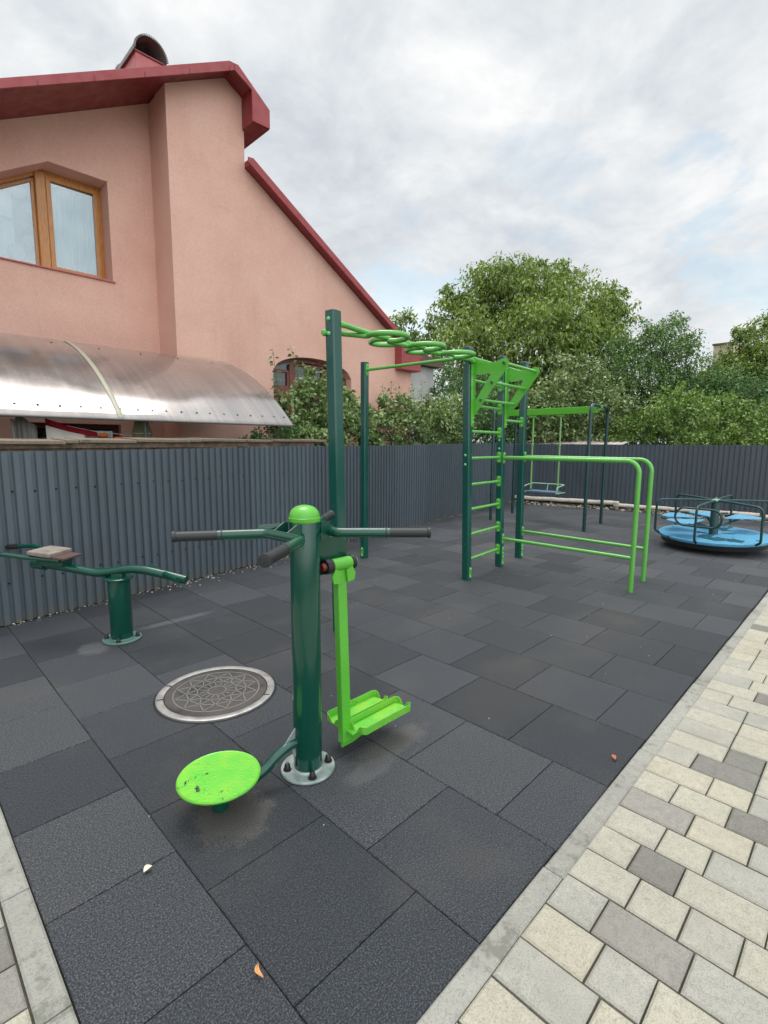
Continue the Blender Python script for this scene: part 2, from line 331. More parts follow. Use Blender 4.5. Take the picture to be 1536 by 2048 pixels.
# ------------------------------------------------------------------ mesh helpers
class MB:
    def __init__(s): s.v = []; s.f = []; s.mi = []; s.k = 0
    def add(s, vs, fs):
        o = len(s.v); s.v += [tuple(v) for v in vs]
        for f in fs: s.f.append(tuple(i+o for i in f)); s.mi.append(s.k)
        return s
    def box(s, c, d, rz=0, rot=None, taper=None):
        hx, hy, hz = d[0]/2, d[1]/2, d[2]/2; P = []
        for z in (-hz, hz):
            t = 1 if (taper is None or z < 0) else taper
            for x, y in ((-hx, -hy), (hx, -hy), (hx, hy), (-hx, hy)): P.append(Vector((x*t, y*t, z)))
        Mx = rot if rot is not None else Matrix.Rotation(rz, 3, 'Z')
        c = Vector(c)
        return s.add([Mx @ p + c for p in P], [(0, 3, 2, 1), (4, 5, 6, 7), (0, 1, 5, 4), (1, 2, 6, 5), (2, 3, 7, 6), (3, 0, 4, 7)])
    def tube(s, pts, r, n=14, cap=True):
        pts = [Vector(p) for p in pts]; m = len(pts); rs = r if hasattr(r, '__len__') else [r]*m
        T = []
        for i in range(m):
            a = pts[max(0, i-1)]; b = pts[min(m-1, i+1)]; T.append((b-a).normalized())
        up = Vector((0, 0, 1)) if abs(T[0].z) < .9 else Vector((1, 0, 0))
        X = T[0].cross(up).normalized(); V = []
        for i in range(m):
            X = (X - T[i]*X.dot(T[i])).normalized(); Y = T[i].cross(X)
            for j in range(n):
                a = 2*math.pi*j/n; V.append(pts[i]+(X*math.cos(a)+Y*math.sin(a))*rs[i])
        F = [(i*n+j, i*n+(j+1) % n, (i+1)*n+(j+1) % n, (i+1)*n+j) for i in range(m-1) for j in range(n)]
        if cap: F += [tuple(range(n-1, -1, -1)), tuple((m-1)*n+j for j in range(n))]
        return s.add(V, F)
    def cyl(s, a, b, r, n=24, r2=None): return s.tube([a, b], [r, r if r2 is None else r2], n)
    def lathe(s, prof, c=(0, 0, 0), n=32, rot=None, ring=False):
        V = []; c = Vector(c)
        for r, z in prof:
            for j in range(n):
                a = 2*math.pi*j/n; p = Vector((r*math.cos(a), r*math.sin(a), z)); V.append((rot @ p if rot is not None else p)+c)
        k = len(prof)
        F = [(i*n+j, i*n+(j+1) % n, (i+1)*n+(j+1) % n, (i+1)*n+j) for i in range(k-1) for j in range(n)]
        if ring: return s.add(V, F+[((k-1)*n+j, (k-1)*n+(j+1) % n, (j+1) % n, j) for j in range(n)] if k > 2 else F)
        if prof[0][0] > 1e-6: F.append(tuple(range(n-1, -1, -1)))
        if prof[-1][0] > 1e-6: F.append(tuple((k-1)*n+j for j in range(n)))
        return s.add(V, F)
    def prism(s, poly, off, holes=None):
        """planar 3D polygon extruded by the vector off"""
        P = [Vector(p) for p in poly]; off = Vector(off); n = len(P)
        nrm = Vector((0, 0, 0))
        for i in range(n): nrm += P[i].cross(P[(i+1) % n])
        if nrm.dot(off) > 0: P = P[::-1]
        V = P+[p+off for p in P]
        F = [tuple(range(n)), tuple(range(2*n-1, n-1, -1))]+[((i+1) % n, i, i+n, (i+1) % n+n) for i in range(n)]
        return s.add(V, F)
    def strip(s, poly, hole, off):
        """ring between two polygons of equal vertex count, extruded"""
        A = [Vector(p) for p in poly]; B = [Vector(p) for p in hole]; off = Vector(off); n = len(A)
        V = A+B+[p+off for p in A]+[p+off for p in B]; F = []
        for i in range(n):
            j = (i+1) % n
            F += [(i, j, j+n, i+n), (2*n+j, 2*n+i, 3*n+i, 3*n+j), (j, i, i+2*n, j+2*n), (i+n, j+n, j+3*n, i+3*n)]
        return s.add(V, F)
    def build(s, name, mat, parent=None, smooth=True, bevel=0, loc=None, ang=38, seg=2):
        me = bpy.data.meshes.new(name); me.from_pydata(s.v, [], s.f)
        mats = mat if isinstance(mat, (list, tuple)) else [mat]
        for q in mats: me.materials.append(q)
        if len(mats) > 1: me.polygons.foreach_set('material_index', s.mi)
        me.validate(); me.update()
        import bmesh
        bm = bmesh.new(); bm.from_mesh(me); bmesh.ops.recalc_face_normals(bm, faces=bm.faces)
        if smooth:
            for f in bm.faces: f.smooth = True
            for ed in bm.edges:
                if len(ed.link_faces) == 2 and ed.calc_face_angle(0) > R(ang): ed.smooth = False
        bm.to_mesh(me); bm.free()
        o = bpy.data.objects.new(name, me); COL.objects.link(o)
        if bevel:
            b = o.modifiers.new('bevel', 'BEVEL'); b.width = bevel; b.segments = seg; b.limit_method = 'ANGLE'; b.angle_limit = R(40); b.harden_normals = False
        if parent is not None:
            o.parent = parent; o.matrix_parent_inverse = parent_inv(parent)
        return o
def world_of(o):
    m = Matrix.LocRotScale(o.location, o.rotation_euler, o.scale)
    if o.parent: m = world_of(o.parent) @ o.matrix_parent_inverse @ m
    return m
def parent_inv(o): return world_of(o).inverted()
def tag(o, label, cat, group=None, kind=None):
    o['label'] = label
    o['category'] = cat
    if group: o['group'] = group
    if kind: o['kind'] = kind
    return o
def thing(name, label, cat, loc=(0, 0, 0), group=None):
    o = bpy.data.objects.new(name, None); COL.objects.link(o); o.location = loc; o.empty_display_size = .2
    return tag(o, label, cat, group)
def struct(o): o['kind'] = 'structure'; return o
def fillet(pts, r, n=7):
    pts = [Vector(p) for p in pts]; rr = r if hasattr(r, '__len__') else [r]*len(pts); o = [pts[0]]
    for i in range(1, len(pts)-1):
        a, b, c = pts[i-1], pts[i], pts[i+1]; u = (a-b); v = (c-b); lu, lv = u.length, v.length; u /= lu; v /= lv
        th = u.angle(v); q = min(rr[i]/math.tan(th/2) if th > .01 else 0, lu*.49, lv*.49); rad = q*math.tan(th/2)
        p0, p1 = b+u*q, b+v*q; cen = b+(u+v).normalized()*(rad/math.sin(th/2)); s0, s1 = p0-cen, p1-cen; ang = s0.angle(s1)
        for k in range(n+1):
            t = k/n; o.append(cen+(s0*math.sin((1-t)*ang)+s1*math.sin(t*ang))/math.sin(ang))
    o.append(pts[-1]); return o
def spline(pts, n=8):
    P = [Vector(p) for p in pts]; P = [P[0]*2-P[1]]+P+[P[-1]*2-P[-2]]; o = []
    for i in range(1, len(P)-2):
        for k in range(n):
            t = k/n; a, b, c, d = P[i-1], P[i], P[i+1], P[i+2]
            o.append(.5*((2*b)+(c-a)*t+(2*a-5*b+4*c-d)*t*t+(3*b-a-3*c+d)*t**3))
    o.append(P[-2]); return o
V3 = Vector
rnd = random.Random(7)

# ------------------------------------------------------------------ ground
FX0, FY0, FS = .62, 5.015, .1724                       # foot line of the left fence
def fy(x): return FY0+FS*(x-FX0)
BX, BY = 12.06, 6.985                                  # corner where both fences meet
def bx(y): return BX-FS*(y-BY)
g = MB(); g.add([(-300, -300, -.06), (400, -300, -.06), (400, 400, -.06), (-300, 400, -.06)], [(0, 1, 2, 3)])
struct(g.build('ground', M['soil']))
g = MB(); g.add([(.20, .69, -.012), (bx(.69)+.1, .69, -.012), (BX+.05, BY+.02, -.012), (.20, fy(.2)+.02, -.012)], [(0, 1, 2, 3)])
struct(g.build('tile_bed', M['joint']))
def clip(poly, n, c):
    o = []
    for i in range(len(poly)):
        a, b = poly[i], poly[(i+1) % len(poly)]; da = a[0]*n[0]+a[1]*n[1]-c; db = b[0]*n[0]+b[1]*n[1]-c
        if da <= 0: o.append(a)
        if da*db < 0: t = da/(da-db); o.append((a[0]+(b[0]-a[0])*t, a[1]+(b[1]-a[1])*t))
    return o
def area(p): return abs(sum(p[i][0]*p[(i+1) % len(p)][1]-p[(i+1) % len(p)][0]*p[i][1] for i in range(len(p))))/2
def slab(mb, poly, z0, z1, ch, gap, tilt=0.0, bul=0.0):
    """tile or paver: polygon inset by gap, chamfered top"""
    cx = sum(p[0] for p in poly)/len(poly); cy = sum(p[1] for p in poly)/len(poly); n = len(poly)
    def inset(g):
        o = []
        for i in range(n):
            a, b, c = V3(poly[i-1]), V3(poly[i]), V3(poly[(i+1) % n]); u = (a-b).normalized(); v = (c-b).normalized(); s = abs(u.cross(v)) if False else abs(u.x*v.y-u.y*v.x)
            o.append(b+(u+v)*(g/max(s, .3)))
        return o
    A, B = inset(gap), inset(gap+ch); tx, ty = rnd.uniform(-tilt, tilt), rnd.uniform(-tilt, tilt); dz = rnd.uniform(-tilt, tilt)*.12
    def z(p, h): return h+dz+tx*(p.x-cx)+ty*(p.y-cy)
    Vv = [(p.x, p.y, z0) for p in A]+[(p.x, p.y, z(p, z1-ch*.8)) for p in A]+[(p.x, p.y, z(p, z1)) for p in B]
    F = [tuple(range(2*n, 3*n))]
    for i in range(n):
        j = (i+1) % n; F += [(i, j, n+j, n+i), (n+i, n+j, 2*n+j, 2*n+i)]
    mb.add(Vv, F)
TS = .5007
g = MB()
for k in range(-1, 26):
    x0 = (k+1.332)*TS; off = .02 if k % 2 == 0 else -.225
    for mrow in range(0, 18):
        y0 = TS*mrow-off-.0
        p = [(x0, y0), (x0+TS, y0), (x0+TS, y0+TS), (x0, y0+TS)]
        p = clip(p, (-1, 0), -.252); p = clip(p, (0, -1), -.722)
        if len(p) < 3: continue
        p = clip(p, (-FS, 1), FY0-FS*FX0-.03)
        if len(p) < 3: continue
        p = clip(p, (1, FS), BX+FS*BY-.36)
        if len(p) < 3 or area(p) < .004: continue
        q = [p[0]]
        for t in p[1:]:
            if math.hypot(t[0]-q[-1][0], t[1]-q[-1][1]) > .015: q.append(t)
        if len(q) < 3: continue
        slab(g, q, -.03, 0.0, .0035, .0012+rnd.random()*.0012, .0022)
struct(g.build('rubber_floor', M['rubber'], smooth=False))

# kerbs (each a row of concrete lengths) and paving
g = MB()
xs = [-1.45, -.44, .563, 1.567, 2.565, 3.57, 4.572, 5.57, 6.58, 7.58, 8.6, 9.6, 10.6, 11.6, 12.6]
for a, b in zip(xs, xs[1:]):
    y1 = .728-.003*(a+1)*.9; y0 = y1-.074
    if a > .1 or b > .3: slab(g, [(a, y0), (b, y0), (b, y1), (a, y1)], -.06, .004, .006, .0014, .001)
struct(g.build('kerb', M['kerb'], smooth=False))
g = MB()
ys = [.70, .90, 1.41, 1.92, 2.43, 2.94, 3.45, 3.96, 4.47, 4.92]
for a, b in zip(ys, ys[1:]): slab(g, [(.168, a), (.25, a), (.25, b), (.168, b)], -.06, .004, .007, .0016, .001)
struct(g.build('side_kerb', M['kerb'], smooth=False))
g = MB(); g.add([(-6, -9, -.012), (16, -9, -.012), (16, .66, -.012), (-6, .66, -.012)], [(0, 1, 2, 3)]); g.add([(-6, .66, -.012), (.17, .66, -.012), (.17, 4.9, -.012), (-6, 4.9, -.012)], [(0, 1, 2, 3)])
struct(g.build('paving_bed', M['sand']))
g = MB()
known = {0: [(.247, 1), (.25, 0), (.2, 0), (.25, 1)], 1: [(.197, 0), (.149, 1), (.25, 0), (.2, 0)], 2: [(.149, 1), (.249, 3), (.2, 1), (.25, 0)],
         3: [(.196, 0), (.153, 0), (.148, 1), (.25, 0)], 4: [(.145, 0), (.151, 2), (.25, 0), (.2, 0)], 5: [(.19, 0), (.156, 0), (.2, 1), (.25, 0)], 6: [(.25, 3), (.2, 0), (.25, 1)],
         7: [(.15, 0), (.2, 0), (.149, 2), (.2, 0)], 8: [(.25, 0), (.15, 0), (.2, 1)], 9: [(.15, 1), (.25, 2), (.2, 0)], -1: [(.2, 0), (.25, 1), (.15, 0)], -2: [(.25, 1), (.2, 0)]}
RW = .1625
for k in range(-28, 75):
    x0 = 1.113+RW*k; y = .652; row = list(known.get(k, []))
    if k > 12 and False: break
    lim = -5.5 if k < 30 else -2.5
    while y > lim:
        if row: Ln, ty = row.pop(0)
        else:
            Ln = rnd.choice([.15, .2, .25]); ty = rnd.choices([0, 1, 2, 3], [.74, .16, .05, .05])[0]
        g.k = ty
        j_ = lambda: rnd.uniform(-.0012, .0012)
        slab(g, [(x0+j_(), y-Ln+j_()), (x0+RW+j_(), y-Ln+j_()), (x0+RW+j_(), y+j_()), (x0+j_(), y+j_())], -.05, .003, .007, .0030, .009); y -= Ln
y = 4.85; first = True
for k in range(0, 24):                                   # strip left of the side kerb
    y0 = 4.9-RW*(k+1); x = .166
    while x > -3:
        Ln = rnd.choice([.15, .2, .25]); g.k = rnd.choices([0, 1, 2, 3], [.5, .25, .1, .15])[0]
        if abs(y0+RW/2-1.72) < .1 and x > .1: g.k = 2
        slab(g, [(x-Ln, y0), (x, y0), (x, y0+RW), (x-Ln, y0+RW)], -.05, .002, .006, .0028, .006); x -= Ln
struct(g.build('pavement', [M['paver'], M['paver_grey'], M['paver_dark'], M['paver_tan']], smooth=False))

# grit swept against the fence, as loose fragments
g = MB(); nr = np.random.RandomState(3)
for i in range(420):
    x = .7+nr.rand()**1.3*9; y = fy(x)-.02-abs(nr.normal(0, .045)); s = .002+nr.rand()*.005
    if 2.0 < x < 3.6: y = fy(x)-.02-abs(nr.normal(0, .13)); s *= 1.5
    a = nr.rand()*3; g.k = int(nr.choice([0, 1, 1])); g.box((x, y, .003+s*.3), (s*2, s*1.3, s), a)
for i in range(70):
    x = .6+nr.rand()*7; y = .9+nr.rand()*4; s = .0015+nr.rand()*.002; g.k = 0; g.box((x, y, .003), (s*2, s*1.5, s), nr.rand()*3)
tag(g.build('grit', [M['pipe'], M['rubble']], smooth=False), 'pale grit and crumbs scattered on the dark rubber floor along the fence', 'grit', kind='stuff')
def leaf(name, label, x, y, rz, ln, wd, mat, curl=.3):
    g = MB(); n = 8; Vv = []
    for i in range(n+1):
        t = i/n; ww = wd*math.sin(math.pi*min(1, t*.97+.03))**.8; b = curl*math.sin(t*math.pi)*ln*.5
        for sgn in (-1, 0, 1): Vv.append((t*ln-ln/2, sgn*ww+b, .006+abs(sgn)*.006+.006*math.sin(t*3)))
    F = [(i*3+j, i*3+3+j, i*3+4+j, i*3+1+j) for i in range(n) for j in range(2)]
    g.add(Vv, F); o = g.build(name, mat); o.location = (x, y, 0.002); o.rotation_euler = (0, 0, rz)
    md = o.modifiers.new('thick', 'SOLIDIFY'); md.thickness = .0012
    return tag(o, label, 'leaf')
leaf('fallen_leaf', 'curled orange-tan dry leaf lying on a rubber tile joint, nearest to the camera', .650, 1.118, 1.3, .045, .007, M['dryleaf'], .5)
leaf('fallen_leaf', 'small pale cream leaf lying on a rubber tile near the side kerb', .556, 1.70, .2, .03, .011, M['paleleaf'], .2)
leaf('fallen_leaf', 'small rust red leaf lying where the rubber floor meets the kerb', 2.39, .775, .4, .035, .010, M['redleaf'], .3)

# ------------------------------------------------------------------ manhole
MC = V3((1.352, 2.742, 0))
t = thing('manhole_cover', 'round cast iron manhole cover with pale rim and star pattern', 'manhole cover', MC)
g = MB(); g.lathe([(.300, -.02), (.300, .010), (.313, .013), (.336, .013), (.342, .010), (.342, -.02)], MC, 72, ring=True); g.build('rim', M['rim'], t)
g = MB(); g.lathe([(.343, .0012), (.356, .0012)], MC, 72, ring=True); g.build('gap', M['joint'], t)
g = MB(); g.lathe([(.294, -.02), (.297, .006), (.292, .0115), (.250, .0115), (.246, .008), (0, .008)], MC, 72); lid = g.build('lid', M['iron'], t)
g = MB()
def rib(a, b, w=.006, h=.0125):
    a, b = V3(a), V3(b); d = (b-a); l = d.length; g.box(((a.x+b.x)/2, (a.y+b.y)/2, h-.004), (l, w, .008), math.atan2(d.y, d.x))
NS = 12
for ring, (r1, r2, ph) in enumerate(((.175, .238, 0), (.115, .175, .5))):
    for i in range(NS):
        a0 = 2*math.pi*(i+ph)/NS; a1 = 2*math.pi*(i+ph+.5)/NS; a2 = 2*math.pi*(i+ph+1)/NS
        P = lambda r, a: MC+V3((r*math.cos(a), r*math.sin(a), 0))
        rib(P(r1, a0), P(r2, a1)); rib(P(r2, a1), P(r1, a2)); rib(P(r1, a0), P(r1, a2))
for i in range(16):
    a = 2*math.pi*i/16; rib(MC+V3((.062*math.cos(a), .062*math.sin(a), 0)), MC+V3((.10*math.cos(a), .10*math.sin(a), 0)), .005)
for rr in (.05, .245):
    g.lathe([(rr, .008), (rr, .0125), (rr+.006, .0125), (rr+.006, .008)], MC, 60, ring=True)
g.build('star_ribs', M['ribiron'], lid, smooth=False)
for a in (-.95, 2.2, 2.75):
    g = MB(); g.box(MC+V3((.318*math.cos(a), .318*math.sin(a), .0125)), (.035, .010, .003), a+.1); g.build('notch', M['joint'], t)

# ------------------------------------------------------------------ twister and pendulum trainer
PX, PY = 1.303, 1.765
def W(x, y, z): return V3((PX+x, PY+y, z))
t = thing('fitness_trainer', 'green round post trainer with lime dome, handlebars, twist disc and foot trays', 'fitness equipment', (PX, PY, 0))
g = MB(); g.lathe([(.062, 0), (.0655, .012), (.0655, 1.165), (.063, 1.172), (0, 1.172)], (PX, PY, 0), 48); post = g.build('post', M['dkgreen'], t)
prof = [(.0675, 1.166), (.069, 1.170), (.069, 1.184)]+[(.0665*math.cos(a)**.85 if a < 1.57 else 0, 1.186+.052*math.sin(a)) for a in [i*math.pi/2/9 for i in range(10)]]
g = MB(); g.lathe(prof, (PX, PY, 0), 48); g.build('dome_cap', M['lime'], t)
g = MB(); g.lathe([(.060, .002), (.122, .002), (.125, .005), (.125, .012), (.122, .016), (.074, .016), (.070, .022), (.0655, .024)], (PX, PY, 0), 56)
g.f = g.f[:-2] if False else g.f
fl = g.build('base_flange', M['flange'], t)
def bolt(x, y, z0, parent, r=.013, capm='black'):
    g = MB(); g.lathe([(r*1.5, 0), (r*1.5, .003), (r*1.1, .0035), (r*1.1, .016), (r, .018), (r*.95, .026), (r*.6, .032), (0, .034)], (x, y, z0), 14)
    return g.build('bolt', M[capm], parent)
for a in (R(155), R(245), R(335), R(65)):
    bolt(PX+.096*math.cos(a), PY+.096*math.sin(a), .016, fl)
# handlebars
ZB = 1.115
def handlebar(pts):
    P = fillet([W(x, y, ZB) for x, y in pts], [0, .05, .05, 0], 8)
    P[0] = P[0]+(P[1]-P[0]).normalized()*.175; P[-1] = P[-1]+(P[-2]-P[-1]).normalized()*.175
    g = MB(); g.tube(P, .0218, 18); hb = g.build('handlebar', M['dkgreen'], t)
    for e0, e1 in ((pts[0], pts[1]), (pts[3], pts[2])):
        a, b = W(e0[0], e0[1], ZB), W(e1[0], e1[1], ZB); d = (b-a).normalized(); ln = .19; n = 26; q = []; rr = []
        q.append(a-d*.006); rr.append(.016); q.append(a-d*.004); rr.append(.0238); q.append(a+d*.008); rr.append(.0238); q.append(a+d*.010); rr.append(.0208)
        for i in range(n):
            s = .014+i*(ln-.02)/n; q.append(a+d*s); rr.append(.0206+(.0012 if i % 2 else -.0006))
        q.append(a+d*(ln-.004)); rr.append(.0212); q.append(a+d*(ln+.001)); rr.append(.0228); q.append(a+d*(ln+.005)); rr.append(.0228)
        g = MB(); g.tube(q, rr, 18); g.build('grip', M['grip'], hb, ang=60)
    return hb
handlebar([(-.452, .292), (-.128, .095), (-.118, -.135), (-.413, -.338)])
handlebar([(.444, .362), (.118, .115), (.108, -.095), (.402, -.372)])
for sx, sy in ((-1, .045), (-1, -.05), (1, .03), (1, -.045)):
    g = MB(); g.prism([W(sx*.055, sy, 1.165), W(sx*.075, sy, 1.165), W(sx*.128, sy, 1.135), W(sx*.128, sy, 1.100), W(sx*.055, sy, 1.075)], (0, .006, 0))
    g.build('handlebar_gusset', M['dkgreen'], t, smooth=False, bevel=.002)
g = MB(); g.prism([W(-.05, .052, 1.158), W(-.15, .125, 1.15), W(-.16, .125, 1.118), W(-.05, .052, 1.09)], (.003, .006, 0)); g.build('handlebar_gusset', M['dkgreen'], t, smooth=False)
# pivot bracket plate
rc = [(.06, 1.09), (.10, 1.085), (.225, 1.068), (.258, 1.045), (.262, .99), (.258, .93), (.215, .925), (.19, .905), (.06, .90)]
g = MB(); g.prism([W(x, .018, z) for x, z in rc], (0, .010, 0)); br = g.build('pivot_bracket', M['dkgreen'], t, smooth=False, bevel=.002)
# pendulum
pz, py = .948, -.018
g = MB()
a0, b0 = V3((PX+.187, PY-.012, .93)), V3((PX+.187, PY-.047, .075))
dirv = (b0-a0).normalized(); rotm = Matrix((V3((1, 0, 0)), V3((1, 0, 0)).cross(-dirv)*-1, -dirv)).transposed()
hx, hy = .027, .020
pr = [V3((-hx, -hy, 0)), V3((hx, -hy, 0)), V3((hx, hy, 0)), V3((-hx, hy, 0))]
Mx = rotm
g.add([Mx @ p+a0 for p in pr]+[Mx @ p+b0 for p in pr], [(0, 1, 2, 3), (7, 6, 5, 4), (0, 4, 5, 1), (1, 5, 6, 2), (2, 6, 7, 3), (3, 7, 4, 0)])
arm = g.build('pendulum_arm', M['lime'], t, smooth=False, bevel=.005, seg=3)
g = MB(); g.cyl(W(.128, py, pz), W(.245, py, pz), .030, 28)
for q in (-.052, .052):
    g.prism([W(.187+q-.0, py-.03, .935), W(.187+q*1.35, py-.03, .90), W(.187+q*1.2, py-.03, .868), W(.187+q*.45, py-.03, .862), W(.187+q*.3, py-.03, .92)], (0, .012, 0))
g.build('pivot_sleeve', M['lime'], arm, bevel=.001)
g = MB(); g.lathe([(.012, -.02), (.034, -.018), (.036, 0), (.034, .018), (.02, .022), (0, .022)], W(.112, py, pz), 24, Matrix.Rotation(R(90), 3, 'Y')); g.build('pivot_cap', M['black'], arm); g = MB(); g.lathe([(0, -.010), (.034, -.010), (.037, 0), (.034, .010), (0, .010)], W(.256, py, pz), 24, Matrix.Rotation(R(90), 3, 'Y')); g.build('pivot_cap', M['black'], arm)
g = MB(); g.lathe([(0, -.016), (.014, -.014), (.020, -.004), (.021, .008), (0, .008)], W(.092, py, pz), 20, Matrix.Rotation(R(90), 3, 'Y')); g.build('end_button', M['redcap'], arm)
g = MB(); g.lathe([(0, -.002), (.030, -.002), (.030, .003), (0, .003)], W(.269, py, pz), 20, Matrix.Rotation(R(90), 3, 'Y')); g.build('washer', M['flange'], arm)
# tray carrier beam under both trays
g = MB(); g.prism([W(.165, -.052, .052), W(.235, -.052, .050), W(.545, -.052, .105), W(.560, -.052, .142), W(.165, -.052, .142)], (0, .012, 0)); g.prism([W(.18, -.11, .128), W(.24, -.11, .128), W(.24, .03, .128), W(.18, .03, .128)], (0, 0, .012)); g.prism([W(.47, -.11, .128), W(.53, -.11, .128), W(.53, .03, .128), W(.47, .03, .128)], (0, 0, .012))
g.build('tray_beam', M['lime'], t, smooth=False, bevel=.003)
def tray(x0, y0):
    ln, wd, z = .335, .112, .142; th = .003; h = .034
    g = MB(); c = .014
    base = [(x0+c, y0), (x0+ln-c, y0), (x0+ln, y0+c), (x0+ln, y0+wd-c), (x0+ln-c, y0+wd), (x0+c, y0+wd), (x0, y0+wd-c), (x0, y0+c)]
    g.prism([V3((x, y, z)) for x, y in base], (0, 0, -th))
    def wall(a, b, ha, hb, nrm):
        a, b = V3(tuple(a)+(z,)), V3(tuple(b)+(z,)); nn = V3(nrm).to_3d().normalized()*th if False else V3((nrm[0], nrm[1], 0)).normalized()*th
        g.prism([a-V3((0, 0, th)), b-V3((0, 0, th)), b+V3((0, 0, hb)), a+V3((0, 0, ha))], nn)
    wall(base[0], base[1], h, h, (0, -1)); wall(base[5], base[4], h, h, (0, 1))
    wall(base[1], base[2], h, h, (.7, -.7)); wall(base[3], base[4], h, h, (.7, .7)); wall(base[6], base[5], h, h, (-.7, .7)); wall(base[0], base[7], h, h, (-.7, -.7))
    X1 = x0+ln
    wall(base[2], (X1, y0+wd*.30), h, h*.8, (1, 0)); wall((X1, y0+wd*.30), (X1, y0+wd*.42), h*.8, .004, (1, 0)); wall((X1, y0+wd*.60), (X1, y0+wd*.72), .004, h*.8, (1, 0)); wall((X1, y0+wd*.72), base[3], h*.8, h, (1, 0))
    wall(base[7], (x0, y0+wd*.30), h, h*.8, (-1, 0)); wall((x0, y0+wd*.30), (x0, y0+wd*.42), h*.8, .004, (-1, 0)); wall((x0, y0+wd*.60), (x0, y0+wd*.72), .004, h*.8, (-1, 0)); wall((x0, y0+wd*.72), base[6], h*.8, h, (-1, 0))
    return g.build('foot_tray', M['plate'], t, smooth=False, bevel=.0008)
tray(PX+.212, PY-.158); tray(PX+.175, PY-.030)
# twist disc
DC = V3((.887, 1.808, .15))
g = MB(); g.lathe([(.0, -.012), (.155, -.012), (.163, -.008), (.1655, -.001), (.163, .004), (.160, .003), (.157, .001), (0, .0015)], DC, 72); g.build('twist_disc', M['disc'], t, ang=25)
g = MB(); g.lathe([(.026, -.148), (.033, -.142), (.033, -.04), (.038, -.036), (.038, -.012), (0, -.012)], DC, 28); g.build('disc_hub', M['dkgreen'], t)
g = MB(); g.tube(spline([W(-.05, .008, .155), W(-.10, .010, .152), W(-.16, .014, .128), W(-.22, .020, .090), W(-.30, .030, .062), W(-.36, .036, .055), W(-.40, .042, .055)], 6), .0225, 18); g.build('disc_arm', M['dkgreen'], t)
g = MB(); g.prism([W(-.062, .002, .225), W(-.066, .002, .225), W(-.135, .006, .152), W(-.062, .006, .14)], (0, .006, 0)); g.prism([W(-.06, .004, .14), W(-.085, .006, .135), W(-.075, .004, .095), W(-.06, .002, .085)], (0, .006, 0)); g.build('arm_gusset', M['flange'], t, smooth=False)

# ------------------------------------------------------------------ low bench trainer by the fence
QX, QY = 1.238, 4.03
t = thing('back_trainer', 'low green trainer with bent tube on short post and worn beige seat board', 'fitness equipment', (QX, QY, 0))
g = MB(); g.lathe([(.076, 0), (.0785, .006), (.0785, .476), (.075, .480), (0, .480)], (QX, QY, 0), 40); g.build('post', M['dkgreen'], t)
g = MB(); g.lathe([(.05, .002), (.134, .002), (.137, .006), (.137, .014), (.132, .018), (.082, .018), (.0785, .024), (.05, .024)], (QX, QY, 0), 48); fl = g.build('base_flange', paint('pale_sea_green_flange', (.10, .19, .16), .4, .1), t)
for a in (R(150), R(238), R(330), R(60)): bolt(QX+.108*math.cos(a), QY+.108*math.sin(a), .018, fl)
g = MB(); g.lathe([(.05, .476), (.098, .478), (.104, .482), (.104, .490), (.098, .494), (0, .494)], (QX, QY, 0), 40); g.build('top_flange', M['dkgreen'], t)
dx, dy = .60, -.80
def Q(s, p, z): return V3((QX+dx*s-dy*p*1.0, QY+dy*s+dx*p, z))      # s along the tube, p to its side
g = MB(); g.tube(spline([Q(-.66, 0, .572), Q(-.48, 0, .556), Q(-.30, 0, .532), Q(-.17, 0, .518), Q(-.05, 0, .534), Q(.08, 0, .556), Q(.20, 0, .556), Q(.36, 0, .530), Q(.545, 0, .492)], 7), .0325, 20); g.build('frame_tube', M['dkgreen'], t)
g = MB(); g.cyl(Q(-.70, 0, .576), Q(-.60, 0, .565), .044, 20); g.build('tube_socket', M['dkgreen'], t)
g = MB(); g.box(Q(0, 0, .506), (.09, .05, .03), math.atan2(dy, dx)); g.build('saddle_block', M['dkgreen'], t, bevel=.004)
g = MB(); g.tube([V3((1.458, 3.975, .545)), V3((1.458, 3.745, .536)), V3((1.462, 3.50, .528))], .020, 16, cap=True); g.build('foot_bar', M['dkgreen'], t)
rz = math.atan2(dy, dx)
g = MB(); g.box(Q(-.52, 0, .598), (.20, .10, .075), rz, taper=1.15); g.build('seat_bracket', M['dkgreen'], t, bevel=.006)
tiltm = Matrix.Rotation(rz, 3, 'Z') @ Matrix.Rotation(R(5), 3, 'Y')
g = MB(); g.k = 0; g.box(Q(-.56, .0, .668), (.19, .23, .034), rot=tiltm); sb = g.build('seat_board', M['board'], t, bevel=.008)
g = MB(); g.box(Q(-.49, .0, .642), (.25, .19, .018), rot=tiltm); g.build('board_edging', M['boardside'], sb, bevel=.004)
for p, zz in ((-.10, .652), (.12, .662)):
    P = fillet([Q(-.42, p*.7, zz-.035), Q(-.68, p, zz-.012), Q(-.84, p*1.25, zz+.012), Q(-1.30, p*1.9, zz-.035)], .10, 5)
    g = MB(); g.tube(P, .017, 14); hb = g.build('handlebar', M['dkgreen'], t)
    a, b = P[-1], P[-2]; d = (b-a).normalized(); g = MB(); g.tube([a-d*.01, a+d*.30], .021, 16); g.build('grip', M['grip'], hb)

